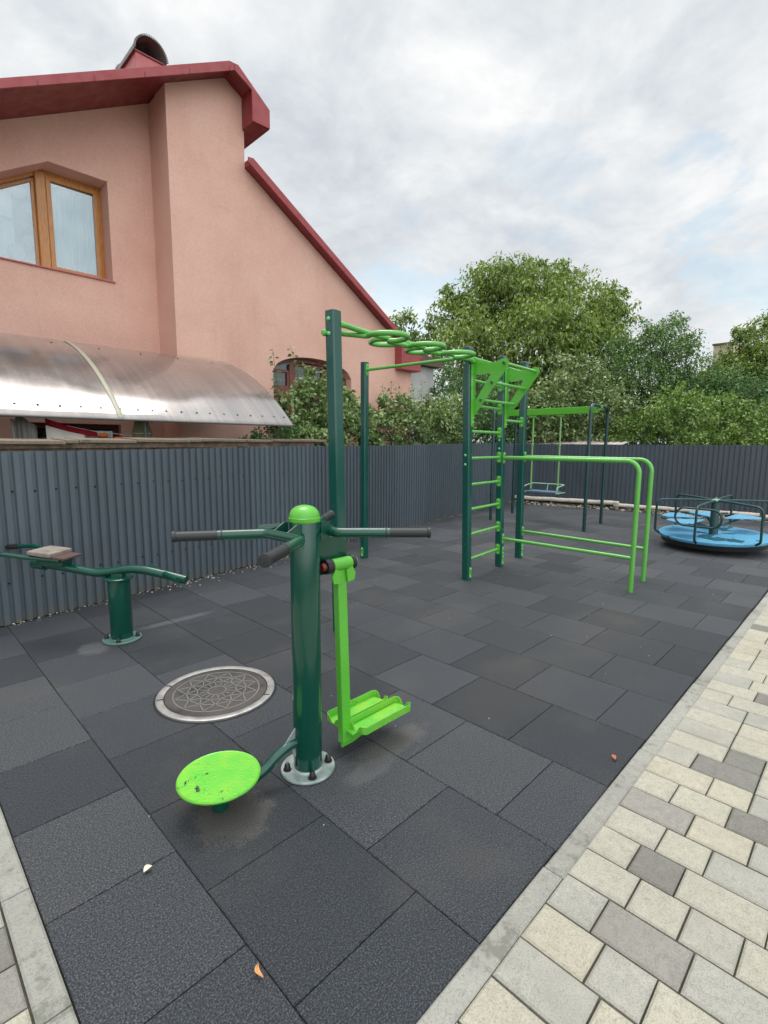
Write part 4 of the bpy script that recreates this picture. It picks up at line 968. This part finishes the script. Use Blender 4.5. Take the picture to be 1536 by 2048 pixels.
# arched window
g = MB(); A = [(x, z) for x, z in arch]; n = len(A)
YA = 7.66
o = [V3((x, YA, z)) for x, z in A]+[V3((AX1, YA, 1.05)), V3((AX0, YA, 1.05))]
i_ = [V3((x+(.07 if k == 0 else (-.07 if k == n-1 else 0)), YA, z-.075)) for k, (x, z) in enumerate(A)]+[V3((AX1-.07, YA, 1.12)), V3((AX0+.07, YA, 1.12))]
g.strip(o, i_, (0, .09, 0)); aw = g.build('window_frame', M['redwood'], t, smooth=False, bevel=.004)
for x in (5.42, 6.21):
    g = MB(); g.box((x, YA+.045, 1.98), (.085, .08, 1.85)); g.build('mullion', M['redwood'], aw, bevel=.005)
g = MB(); g.box((5.815, YA+.035, 2.40), (1.66, .10, .16)); g.build('transom', M['redwood'], aw, bevel=.006)
for x0, x1 in ((5.0, 5.38), (5.465, 6.165), (6.255, 6.63)):
    zc_ = min(archz(x0+.02), archz(x1-.02))-.07
    frame(x0, x1, 2.478, zc_, YA+.02, .045, .05, 'sash', M['redwood'], aw)
    frame(x0, x1, 1.12, 2.32, YA+.02, .05, .05, 'sash', M['redwood'], aw)
g = MB(); g.box((5.815, YA+.055, 2.05), (1.7, .005, 1.85)); g.build('pane', M['glassdark'], aw)
g = MB(); g.box((5.8, YA+.6, 2.0), (2.2, .04, 2.2)); g.build('room_back', M['roomdark'], t)
# roofs: closed slabs with depth; left slope, short right slope, lower right slope
def rslab(x0, z0, x1, z1, ya, yb, th, name, mat):
    """slab from (x0,z0) to (x1,z1) undersides; thickness upwards"""
    g = MB(); g.prism([V3((x0, ya, z0)), V3((x1, ya, z1)), V3((x1, ya, z1+th)), V3((x0, ya, z0+th))], (0, yb-ya, 0)); return g.build(name, mat, t, smooth=False)
YV = 7.2
rslab(-3.2, zl(-3.2)+.004, 4.19, ZP+.004, YV, 14.8, .022, 'roof', M['redroof'])
rslab(4.19, ZP+.006, 4.47, zr(4.47)+.006, YV, 14.8, .05, 'roof', M['redroof'])
rslab(4.492, zlow(4.492)+.006, 8.36, zlow(8.36)+.006, 7.325, 14.8, .085, 'lower_roof', M['redroof'])
# fascia boards on the verge, 12 mm proud
def fascia(pts, y, name='fascia'):
    g = MB(); g.prism([V3((x, y, z)) for x, z in pts], (0, .022, 0)); return g.build(name, M['redfascia'], t, smooth=False, bevel=.003)
fascia([(-3.2, zl(-3.2)-.045), (4.18, ZP-.052), (4.18, ZP+.040), (4.10, ZP+.034), (-3.2, zl(-3.2)+.014)], YV-.023)
fascia([(4.184, ZP-.052), (4.455, zr(4.455)-.045), (4.455, 6.27), (4.755, 6.28), (4.755, 6.54), (4.24, ZP+.045), (4.184, ZP+.040)], YV-.025)
g = MB(); g.prism([V3((4.465, YV, 6.272)), V3((4.752, YV, 6.272)), V3((4.752, YV, 6.54)), V3((4.465, YV, 6.735))], (0, 7.5, 0)); g.build('eaves_box', M['redroof'], t, smooth=False)
fascia([(4.44, zlow(4.44)-.02), (8.37, zlow(8.37)-.012), (8.37, zlow(8.37)+.095), (4.53, zlow(4.53)+.115), (4.44, zlow(4.44)+.05)], 7.302)
g = MB(); g.prism([V3((7.93, 7.30, 3.06)), V3((8.54, 7.30, 3.06)), V3((8.54, 7.30, 3.38)), V3((7.93, 7.30, 3.66))], (0, 7.4, 0)); g.build('eaves_box', M['redfascia'], t, smooth=False, bevel=.01)
g = MB(); g.tube([V3((8.60, 7.3, 3.33)), V3((8.60, 14.5, 3.33))], .06, 12); g.build('gutter', M['redroof'], t)
# seams on the verge metal
for k in range(12):
    x = -2.5+k*.6; g = MB(); g.box((x, YV-.025, zl(x)-.015), (.010, .008, .055)); g.build('fascia_joint', M['redroof'], t)
# chimney with arched cowl
ch = MB(); ch.box((3.47, 8.72, 6.70), (.40, .66, 1.0)); ch = ch.build('chimney', M['pinkbox'], t, smooth=False, bevel=.006)
g = MB(); P1 = []; P2 = []
n = 18
for i in range(n+1):
    a = math.pi*i/n; P1.append((3.47-.235*math.cos(a), 7.205+.245*math.sin(a))); P2.append((3.47-.225*math.cos(a), 7.205+.235*math.sin(a)))
V = []; F = []
for y in (8.32, 9.12):
    V += [V3((x, y, z)) for x, z in P1]+[V3((x, y, z)) for x, z in P2]
m_ = n+1
for i in range(n):
    F += [(i, i+1, 2*m_+i+1, 2*m_+i), (m_+i+1, m_+i, 3*m_+i, 3*m_+i+1), (i, m_+i, m_+i+1, i+1), (2*m_+i, 2*m_+i+1, 3*m_+i+1, 3*m_+i)]
F += [(0, 2*m_, 3*m_, m_), (n, m_+n, 3*m_+n, 2*m_+n)]
g.add(V, F)
for i in range(30):
    a = math.pi*(i+.5)/30
    for y in (8.32, 9.12): g.box((3.47-.24*math.cos(a), y, 7.205+.25*math.sin(a)), (.012, .012, .03), rot=Matrix.Rotation(-(math.pi/2-a)*-1, 3, 'Y'))
g.build('cowl', M['cowl'], ch, smooth=False)
g = MB(); g.box((3.47, 8.72, 7.207), (.44, .70, .02)); g.build('chimney_rim', M['redroof'], ch)
g = MB(); g.box((3.47, 8.95, 7.30), (.30, .02, .17)); g.build('cowl_back', M['cowl'], ch)

# ------------------------------------------------------------------ canopy
t = thing('canopy', 'curved bronze plastic canopy with a cream seam, fixed to the pink house over its yard', 'canopy', (2, 6.5, 0))
prof = []; yy_, zz_ = 5.60, 1.742
for i in range(31):
    prof.append(V3((yy_, zz_, 0))); sg = R(45-31*min(1, (i+.5)/30)**.9); yy_ += math.cos(sg)*2.13/30; zz_ += math.sin(sg)*2.13/30
profz = lambda y: min(prof, key=lambda p: abs(p.x-y)).y
g = MB(); X0, X1, nx = -2.6, 3.96, 60; V = []; m_ = len(prof)
for k in (0, 1):
    for i in range(nx+1):
        x = X0+(X1-X0)*i/nx
        for p in prof: V.append(V3((x, p.x, p.y+.0025*math.sin(x*9)+(.008 if k == 0 else 0))))
F = []
o = (nx+1)*m_
for i in range(nx):
    for j in range(m_-1):
        a = i*m_+j; F += [(a, a+m_, a+m_+1, a+1), (o+a+1, o+a+m_+1, o+a+m_, o+a)]
    F += [(i*m_, o+i*m_, o+(i+1)*m_, (i+1)*m_), (i*m_+m_-1, (i+1)*m_+m_-1, o+(i+1)*m_+m_-1, o+i*m_+m_-1)]
for j in range(m_-1):
    F += [(j, j+1, o+j+1, o+j), (nx*m_+j+1, nx*m_+j, o+nx*m_+j, o+nx*m_+j+1)]
g.add(V, F); g.build('sheet', M['poly'], t, ang=60)
for x in (-.25, 1.845):
    g = MB(); P = [V3((x, p.x, p.y+.012)) for p in prof]
    V = []; 
    for p in P: V += [p+V3((-.026, 0, 0)), p+V3((-.018, 0, .010)), p+V3((.018, 0, .010)), p+V3((.026, 0, 0))]
    g.add(V, [(i*4+j, i*4+j+1, i*4+j+5, i*4+j+4) for i in range(len(P)-1) for j in range(3)]+[(i*4+3, i*4, i*4+4, i*4+7) for i in range(len(P)-1)]+[(0, 3, 2, 1)]); g.build('seam_strip', M['seam'], t, ang=80)
g = MB(); g.tube([V3((X1+.006, p.x, p.y-.004)) for p in prof], .010, 8); g.build('edge_trim', M['steelgrey'], t)
g = MB(); g.tube([V3((X0, 5.60, 1.734)), V3((X1, 5.60, 1.734))], .010, 8); g.build('edge_trim', M['steelgrey'], t)
for x in (3.90, 2.15, .2, -1.6):
    g = MB(); g.tube([V3((x, p.x, p.y-.028)) for p in prof], .016, 8); g.build('arch_rib', M['steelgrey'], t)
for y, z in ((5.75, profz(5.75)), (6.55, profz(6.55)), (7.30, profz(7.3))):
    g = MB(); g.tube([V3((X0, y, z-.055)), V3((X1-.05, y, z-.055))], .014, 8); g.build('purlin', M['steelgrey'], t)
for x in (2.15, 3.86, -1.6):
    g = MB(); g.tube([V3((x, 5.80, 0)), V3((x, 5.80, 1.81))], .018, 10); g.build('support_post', M['steelgrey'], t)
xs_ = [-.45, -.27, -.1, .08, .26, .44, .62, .79]+[.97, 1.15, 1.33, 1.51, 1.69, 1.87, 2.05, 2.2, 2.35, 2.52, 2.7, 2.86, 3.04, 3.22, 3.4, 3.57, 3.74, 3.9]
def scr(x, i): p, q = prof[i], prof[i+1]; nn = V3((0, -(q.y-p.y), q.x-p.x)).normalized(); g = MB(); g.lathe([(.011, 0), (.011, .004), (.005, .008), (0, .008)], V3((x, p.x, p.y+.0085)), 8, nn.to_track_quat('Z', 'Y').to_matrix()); g.build('screw', M['screw'], t)
for x in xs_: scr(x, 2)
for k, x in enumerate((1.62, 2.13, 2.63, 3.12, 3.62)): scr(x, 25)

# ------------------------------------------------------------------ washing on lines under the canopy
def hang(name, label, cat, pts_top, drop, mat, amp=.02, fr=14, th=.004):
    n = 40; A = [V3(p) for p in pts_top]; V = []
    for i in range(n+1):
        q = i/n; k = min(len(A)-2, int(q*(len(A)-1))); f = q*(len(A)-1)-k; p = A[k].lerp(A[k+1], f); d = amp*math.sin(q*fr)
        for r in range(5): V.append(p+V3((0, d*(.3+r*.25), -drop*r/4)))
    F = [(i*5+r, (i+1)*5+r, (i+1)*5+r+1, i*5+r+1) for i in range(n) for r in range(4)]
    g = MB(); g.add(V, F); o = g.build(name, mat); md = o.modifiers.new('thick', 'SOLIDIFY'); md.thickness = th; return tag(o, label, cat)
hang('hanging_cloth', 'grey cloth hanging under the canopy at the far left', 'laundry', [(1.00, 5.92, 1.735), (1.06, 5.93, 1.74), (1.17, 5.92, 1.655)], .42, M['clothgrey'], .018, 20)
hang('hanging_cloth', 'folded grey cloth strip hanging at the left of the grey cloth', 'laundry', [(.955, 5.86, 1.72), (.99, 5.86, 1.70)], .30, M['clothgrey'], .01, 9)
hang('hanging_cloth', 'crimson towel edge drooping along the line above the white cloth', 'laundry', [(1.24, 5.90, 1.735), (1.45, 5.91, 1.655), (1.70, 5.91, 1.608)], .055, M['clothred'], .012, 14, .01)
hang('hanging_cloth', 'off white cloth hanging below the crimson towel', 'laundry', [(1.235, 5.87, 1.665), (1.40, 5.88, 1.615), (1.57, 5.88, 1.575)], .30, M['clothwhite'], .014, 12)
hang('hanging_cloth', 'taupe cloth hanging right of the off white cloth', 'laundry', [(1.585, 5.90, 1.572), (1.80, 5.90, 1.560)], .22, M['clothbrown'], .012, 12)
for lb, c, sx in (('crumpled orange cloth on the line above the taupe cloth', (1.75, 5.88, 1.578), .055), ('crumpled orange cloth right of the taupe cloth, by the wall coping', (1.89, 5.88, 1.540), .05)):
    g = MB(); nr = np.random.RandomState(int(sx*1000))
    V = []; n1, n2 = 9, 14
    for i in range(n1+1):
        for j in range(n2):
            th_, ph_ = math.pi*i/n1, 2*math.pi*j/n2; rr = 1+.35*noise.noise(V3((i*1.3, j*1.1, sx*50)))*(1 if 0 < i < n1 else 0); V.append((c[0]+sx*rr*math.sin(th_)*math.cos(ph_), c[1]+.02*rr*math.sin(th_)*math.sin(ph_), c[2]+.022*rr*math.cos(th_)))
    g.add(V, [(i*n2+j, i*n2+(j+1) % n2, (i+1)*n2+(j+1) % n2, (i+1)*n2+j) for i in range(n1) for j in range(n2)]); tag(g.build('orange_cloth', M['clothorange'], ang=80), lb, 'laundry')
g = MB(); g.tube([V3((.6, 5.9, 1.80)), V3((1.05, 5.92, 1.745)), V3((1.7, 5.91, 1.61)), V3((2.3, 5.95, 1.56))], .0025, 6); tag(g.build('clothes_line', M['clothwhite']), 'thin sagging clothes line carrying the washing under the canopy', 'clothes line')
t = thing('net_bag', 'olive green mesh funnel hanging beside the canopy post', 'net', (2.17, 5.95, 1.5))
g = MB(); g.lathe([(.055, .30), (.060, .16), (.085, .08), (.105, .06)], (2.17, 5.95, 1.55-.02), 20, ring=True); g.build('mesh_cone', M['net'], t)
g = MB(); g.lathe([(.104, -.15), (.106, .055)], (2.17, 5.95, 1.55), 20, ring=True); g.build('mesh_skirt', M['net'], t)
g = MB(); g.tube([V3((2.17+.106*math.cos(a), 5.95+.106*math.sin(a), 1.603)) for a in [i*2*math.pi/24 for i in range(25)]], .004, 6, cap=False); g.build('hoop', M['seam'], t)
g = MB(); g.tube([V3((2.165, 5.95, 1.45)), V3((2.160, 5.95, 1.82))], .009, 8); g.build('stick', M['black'], t)

# ------------------------------------------------------------------ farther buildings
t = thing('grey_building', 'pale grey rendered building with brown roof edge just past the pink house', 'building', (10.6, 9, 0))
g = MB(); g.box((10.05, 11.0, 1.76), (2.02, 4.0, 3.62)); g.build('wall', M['greyrender'], t, smooth=False)
g = MB(); g.prism([V3((8.6, 8.8, 3.58)), V3((11.2, 8.8, 3.58)), V3((11.2, 8.8, 3.72)), V3((9.6, 8.8, 4.0)), V3((8.6, 8.8, 4.0))], (0, 4.6, 0)); g.build('roof', M['roofbrown'], t, smooth=False)
for z in (2.62, 2.66): g = MB(); g.box((10.05, 8.985, z), (2.0, .03, .012)); g.build('ledge', M['pipe'], t)
t = thing('beige_house', 'distant beige house top with a sloping dark roof edge between the trees', 'house', (48.5, 10, 0))
g = MB(); g.box((49.0, 9.75, 4.7), (2.0, 1.35, 9.6)); g.build('chimney_block', M['beige'], t, smooth=False)
g = MB(); g.box((49.0, 9.75, 9.55), (2.3, 1.5, .12)); g.build('coping', M['roofbrown'], t)
g = MB(); g.prism([V3((48, 11.2, 0)), V3((48, 4.0, 0)), V3((48, 4.0, 8.9)), V3((48, 9.2, 8.6)), V3((48, 11.2, 7.0))], (4, 0, 0)); g.build('gable', M['beige'], t, smooth=False)
g = MB(); g.prism([V3((47.9, 11.5, 6.85)), V3((47.9, 9.2, 8.6)), V3((47.9, 9.2, 8.85)), V3((47.9, 11.5, 7.1))], (4.2, 0, 0)); g.build('roof_edge', M['roofbrown'], t, smooth=False)
# fibre cement sheets of a lean-to just above the far fence
t = thing('shed_roof', 'pinkish white corrugated fibre cement shed roof showing above the far fence', 'roof', BF(1.2, -.5, 1.5))
def BB(s, off, z): return BF(s, -off, z)
for i, (s0, s1, zt) in enumerate(((-.2, .52, 1.575), (.50, 1.12, 1.585), (1.10, 1.62, 1.60), (1.2, 2.05, 1.575), (2.0, 2.52, 1.545))):
    V = []; n = 26
    for j in range(n+1):
        s = s0+(s1-s0)*j/n; w_ = .012*math.sin(s*2*math.pi/.15)
        V += [BB(s, .05, 1.49+w_+i*.004), BB(s+.15, 1.7, zt+.12+w_+i*.004)]
    g = MB(); g.add(V, [(j*2, j*2+2, j*2+3, j*2+1) for j in range(n)]); o = g.build('roof_sheet', M['fibre'], t); md = o.modifiers.new('thick', 'SOLIDIFY'); md.thickness = .008
g = MB(); g.prism([BB(-.2, .3, 0), BB(2.4, .3, 0), BB(2.4, 1.6, 0), BB(-.2, 1.6, 0)], (0, 0, 1.44)); g.build('shed_wall', M['greyrender'], t, smooth=False)

# ------------------------------------------------------------------ vegetation
def foliage(blobs, dens, leaf, seed, droop=.5, clump=.30, elong=2.4, fill=.55, jitter=1.0, flat=.75):
    """leaf blades spread in clumps through the crown volume; returns verts, faces"""
    nr = np.random.RandomState(seed); C = []; Rr = []
    for x, y, z, r in blobs:
        n = max(4, int(dens*r*r*14)); d = nr.normal(size=(n, 3)); d /= np.linalg.norm(d, axis=1)[:, None]
        rad = r*(fill+(1.12-fill)*nr.rand(n)**.6); d[:, 2] *= .9
        C.append(np.array([x, y, z])+d*rad[:, None]); Rr.append(np.full(n, r*clump)*(0.6+.8*nr.rand(n)))
    C = np.concatenate(C); Rr = np.concatenate(Rr); per = 34
    cc = np.repeat(C, per, 0); rr = np.repeat(Rr, per)
    off = nr.normal(size=(len(cc), 3))*.55; nn_ = np.linalg.norm(off, axis=1)[:, None]; off *= np.minimum(1, 1.15/nn_); off[:, 2] *= flat
    P = cc+off*rr[:, None]
    # blade direction: outward and hanging
    out = off/np.maximum(np.linalg.norm(off, axis=1), .2)[:, None]
    D = out*.6+nr.normal(size=P.shape)*.55*jitter; D[:, 2] -= droop; D /= np.linalg.norm(D, axis=1)[:, None]
    S = np.cross(D, nr.normal(size=P.shape)*.7+np.array([0, 0, 1.])); S /= np.linalg.norm(S, axis=1)[:, None]; Nn = np.cross(S, D)
    L = leaf*(.65+.7*nr.rand(len(P)))[:, None]; Wd = L/elong
    V = np.stack([P, P+D*L*.45+S*Wd*.5+Nn*L*.06, P+D*L-Nn*L*.10, P+D*L*.45-S*Wd*.5+Nn*L*.06], 1).reshape(-1, 3)
    return V, C
def leafmesh(name, V, mat, parent):
    n = len(V)//4; me = bpy.data.meshes.new(name); me.vertices.add(len(V)); me.vertices.foreach_set('co', V.astype(np.float32).ravel())
    me.loops.add(4*n); me.loops.foreach_set('vertex_index', np.arange(4*n, dtype=np.int32)); me.polygons.add(n); me.polygons.foreach_set('loop_start', np.arange(0, 4*n, 4, dtype=np.int32))
    me.materials.append(mat); me.update(calc_edges=True); me.validate(); o = bpy.data.objects.new(name, me); COL.objects.link(o)
    if parent is not None: o.parent = parent; o.matrix_parent_inverse = parent_inv(parent)
    return o
def limb(g, a, b, r0, r1, wob, nr):
    a, b = V3(a), V3(b); n = 7; P = []; 
    for i in range(n+1):
        q = i/n; P.append(a.lerp(b, q)+V3((nr.normal()*wob, nr.normal()*wob, nr.normal()*wob*.5))*math.sin(q*math.pi))
    g.tube(P, [r0+(r1-r0)*i/n for i in range(n+1)], 7)
def tree(name, label, cat, blobs, mat, dens, leaf, seed, base=None, trunk=.16, group=None, extra=None, **kw):
    bs = np.array(blobs); c = bs[:, :3].mean(0); base = base or (c[0], c[1])
    t = thing(name, label, cat, (base[0], base[1], 0), group)
    V, C = foliage(blobs, dens, leaf, seed, **kw)
    V = V[np.repeat((V.reshape(-1, 4, 3)[:, :, 2].min(1) > .02), 4)]
    leafmesh('foliage' if cat != 'tree' else 'crown', V, mat, t)
    nr = np.random.RandomState(seed+5); g = MB(); zf = bs[:, 2].min()-.2*bs[:, 3].max(); top = max(.5, zf*.75)
    hub = V3((base[0]+.05, base[1], top)); g.tube([V3((base[0], base[1], -.05)), V3((base[0]+.03, base[1]+.02, top*.5)), hub], [trunk*1.25, trunk, trunk*.85], 10)
    for x, y, z, r in blobs:
        limb(g, hub, (x, y, z), trunk*.5, trunk*.12, .10, nr)
        for k in range(4):
            d = V3(nr.normal(size=3)).normalized(); limb(g, (x, y, z), V3((x, y, z))+d*r*.95, trunk*.14, trunk*.03, .04, nr)
    g.build('trunk', M['bark'], t); return t
walnut = [(15.38, 11.11, 5.93, 1.11), (16.77, 10.58, 6.8, 1.47), (17.32, 9.26, 6.57, 1.34), (18.05, 10.22, 7.98, 0.6), (17.64, 8.08, 5.84, 1.39), (18.96, 7.48, 5.97, 0.89), (14.65, 10.14, 4.52, 1.27), (15.73, 8.34, 4.61, 1.56), (17.37, 7.35, 4.38, 1.27), (19.23, 7.32, 6.59, 0.61), (18.94, 9.24, 7.61, 0.76), (16.58, 10.91, 7.52, 0.66), (15.38, 11.69, 6.73, 0.51), (15.2, 9.6, 3.2, 1.2), (16.5, 8.3, 3.0, 1.2)]
tree('walnut_tree', 'tallest broad light green walnut tree, behind the far fence corner', 'tree', walnut, M['walnut'], 6.0, .150, 21, trunk=.30, droop=.8, clump=.21, elong=2.5, fill=.35)
tree('tree', 'small bright tree glimpsed just right of the red house roof', 'tree', [(18.33, 17.03, 7.39, 0.62), (18.08, 17.1, 6.44, 0.86), (19.1, 16.1, 6.64, 0.62), (18.7, 16.38, 5.98, 0.72), (19.32, 15.99, 7.28, 0.33), (18.4, 16.9, 5.0, .9)], M['walnut'], 2.2, .19, 22, trunk=.15, droop=.5)
tree('tree', 'dense blue green tree between the walnut and the distant beige house', 'tree', [(16.92, 4.92, 4.35, 0.86), (16.34, 5.39, 3.68, 0.97), (17.32, 4.37, 3.62, 0.78), (17.14, 4.83, 5.02, 0.39), (16.65, 5.29, 4.86, 0.39), (17.51, 4.35, 4.5, 0.36), (16.62, 5.96, 4.44, 0.62), (16.9, 4.9, 2.6, .9), (16.2, 6.4, 3.6, .9), (17.8, 3.9, 3.3, .8)], M['bluegreen'], 10.0, .088, 23, trunk=.10, droop=.35, clump=.26, fill=.2)
tree('shrub', 'tall greyish green shrub behind the swing set', 'shrub', [(13.14, 6.32, 2.85, 0.74), (13.77, 5.72, 3.05, 0.67), (12.94, 6.49, 2.11, 0.74), (13.94, 5.41, 2.32, 0.81), (13.89, 6.43, 3.66, 0.49), (12.68, 6.99, 2.84, 0.4), (13.4, 6.0, 1.6, .7)], M['olive'], 8.0, .10, 24, trunk=.05, droop=.25, clump=.22, elong=1.8, fill=.3)
tree('shrub', 'low bright yellow green shrub spilling above the far fence', 'shrub', [(13.8, 4.75, 1.91, 0.54), (14.31, 4.27, 2.11, 0.62), (14.87, 3.73, 2.31, 0.71), (15.85, 3.15, 2.2, 0.79), (16.49, 2.47, 2.01, 0.73), (15.31, 4.12, 2.87, 0.4), (15.4, 2.64, 1.67, 0.5), (17.1, 1.6, 2.1, .7), (14.5, 3.3, 1.3, .6)], M['bright'], 10.0, .085, 25, trunk=.05, droop=.45, clump=.22, elong=1.9, fill=.3)
tree('shrub', 'dark green bush mass behind the bright shrub at the right', 'shrub', [(17.15, 3.71, 2.98, 0.61), (17.84, 2.97, 2.84, 0.86), (18.31, 2.42, 2.42, 0.72), (18.6, 1.5, 2.6, .9), (17.4, 3.4, 1.9, .8)], M['deep'], 8.0, .085, 26, trunk=.08, droop=.3)
tree('tree', 'green tree at the right edge beside the distant beige house', 'tree', [(21.17, 3.5, 4.5, 0.84), (21.8, 2.94, 4.92, 1.01), (20.56, 3.97, 3.74, 0.68), (21.87, 3.03, 5.76, 0.59), (20.03, 4.51, 3.73, 0.41), (21.0, 3.82, 5.25, 0.34), (21.44, 3.05, 3.58, 1.01), (22.5, 1.6, 4.9, 1.3), (20.9, 3.5, 2.5, 1.0)], M['walnut'], 7.5, .115, 27, trunk=.14, droop=.5, clump=.24, fill=.3)
tree('shrub', 'dark leafy bush behind the fence corner, left of the swing set', 'shrub', [(11.25, 7.88, 2.26, 0.57), (11.75, 7.54, 2.39, 0.57), (12.2, 7.3, 2.01, 0.50), (10.63, 8.01, 2.0, 0.51), (11.3, 8.9, 2.85, 0.41), (12.5, 7.2, 2.0, 0.45), (12.05, 9.46, 3.4, 0.6), (11.5, 7.9, 1.5, .6), (13.2, 9.0, 3.0, .8), (12.6, 8.2, 3.0, .6)], M['deep'], 9.0, .08, 28, trunk=.06, droop=.3, clump=.28, elong=2.0)
t1 = tree('shrub', 'leafy shrub growing in front of the arched window', 'shrub', [(4.40, 6.30, 1.90, 0.30), (4.85, 6.30, 2.05, 0.33), (4.87, 6.05, 1.70, 0.28), (5.30, 6.25, 2.00, 0.30), (4.45, 6.15, 1.55, 0.26), (5.45, 6.35, 2.30, 0.18), (5.75, 6.45, 1.75, .32), (4.9, 6.4, 2.4, .2), (5.15, 6.45, 2.2, .25), (5.1, 6.3, 1.4, .35), (5.0, 6.45, 2.55, .16), (5.6, 6.5, 2.1, .3), (5.9, 6.6, 2.05, .26), (4.62, 6.35, 2.2, .16)], M['shrub'], 15, .068, 29, trunk=.028, droop=.15, clump=.30, elong=1.7)
t2 = tree('shrub', 'low wide shrub above the left fence, right of the high bar post', 'shrub', [(6.55, 6.62, 1.82, 0.36), (7.15, 6.78, 1.78, 0.34), (7.9, 6.95, 1.86, 0.38), (8.7, 7.05, 1.82, 0.40), (7.2, 6.9, 2.1, 0.20), (8.1, 7.05, 2.15, 0.22), (6.2, 6.6, 1.67, 0.25), (9.5, 7.25, 1.9, .45), (9.9, 7.5, 2.3, .45), (8.0, 6.9, 1.4, .4), (6.7, 6.75, 2.1, .28), (7.6, 6.95, 2.2, .3), (8.6, 7.1, 2.25, .32), (9.2, 7.2, 2.3, .35), (6.2, 6.65, 1.95, .25)], M['shrub'], 11, .080, 30, trunk=.03, droop=.15, clump=.30, elong=1.7)
t3 = tree('shrub', 'small dark shrub branch poking out under the canopy corner', 'shrub', [(3.55, 5.75, 1.58, .13), (3.85, 5.80, 1.62, .15), (4.1, 5.95, 1.64, .16), (3.3, 5.72, 1.52, .06)], M['deep'], 26, .050, 31, trunk=.012, droop=.1, clump=.35, elong=2.1)
# young upright shoots, each a stem with alternate leaves
def shoots(parent, specs, mat, leaf, seed):
    nr = np.random.RandomState(seed)
    for (x, y, z0, h, lx, ly) in specs:
        n = 12; P = [V3((x+lx*(i/n)**1.6, y+ly*(i/n)**1.6, z0+h*(i/n))) for i in range(n+1)]
        g = MB(); g.tube(P, [.007*(1-.75*i/n) for i in range(n+1)], 6); g.build('stem', M['bark'], parent)
        m_ = int(h/.028); V = []
        for i in range(m_):
            q = .12+.88*i/m_; k = min(n-1, int(q*n)); p = P[k].lerp(P[k+1], q*n-k); a = i*2.4+nr.rand(); d = V3((math.cos(a), math.sin(a), .1-.8*nr.rand())).normalized()
            s = d.cross(V3((nr.normal()*.9, nr.normal()*.9, 1))).normalized(); l_ = leaf*(.7+.6*nr.rand())*(1.1-.5*q); b = p+d*.015
            nn = s.cross(d); V += [b, b+d*l_*.45+s*l_*.3+nn*l_*.05, b+d*l_-nn*l_*.12, b+d*l_*.45-s*l_*.3+nn*l_*.05]
        leafmesh('shoot_leaves', np.array([tuple(v) for v in V]), mat, parent)
shoots(t1, [(4.28, 6.35, 1.6, 1.25, -.10, .02), (4.75, 6.4, 1.9, 1.05, -.25, .0), (4.85, 6.4, 2.0, .75, .1, .05), (5.2, 6.4, 2.0, .8, -.05, .05), (5.05, 6.35, 2.1, .6, .12, 0), (5.5, 6.4, 2.0, .65, .05, 0), (4.6, 6.3, 1.8, .7, -.05, 0)], M['shrub'], .105, 41)
shoots(t2, [(7.0, 6.85, 1.9, .75, -.1, 0), (7.2, 6.9, 1.9, .85, .05, .05), (7.45, 6.9, 1.9, .8, -.05, 0), (7.7, 6.95, 1.9, .75, .08, 0), (7.95, 6.95, 1.9, .85, -.08, 0), (8.2, 7.0, 1.9, .95, .05, 0), (8.5, 7.0, 1.9, .7, -.05, 0), (8.9, 7.1, 1.9, .75, .05, 0), (7.3, 6.85, 1.9, .6, .15, 0), (9.2, 7.2, 2.0, .7, .05, 0), (6.8, 6.8, 1.9, .55, .1, 0)], M['shrub'], .115, 42)
# far hedge closing the view low down behind everything
g = []
V, _ = foliage([(24+q*1.6, 14-q*2.0, 1.8, 2.2) for q in range(0, 12)]+[(14+k*1.3, 13.5+k*.7, 1.8, 1.9) for k in range(0, 9)]+[(20.5+k*.8, 1-k*2.2, 2.0, 2.3) for k in range(0, 7)]+[(18.5+k*.7, 9.5-k*1.5, 2.2, 1.7) for k in range(0, 7)]+[(14.6, 8.2, 1.8, 1.2), (15.6, 7.0, 1.9, 1.2), (16.6, 6.4, 2.2, 1.1)], 1.6, .17, 55)
o = leafmesh('hedge', V, M['deep'], None); tag(o, 'dark far-off hedge filling the gaps low behind the garden trees', 'hedge', kind='stuff')
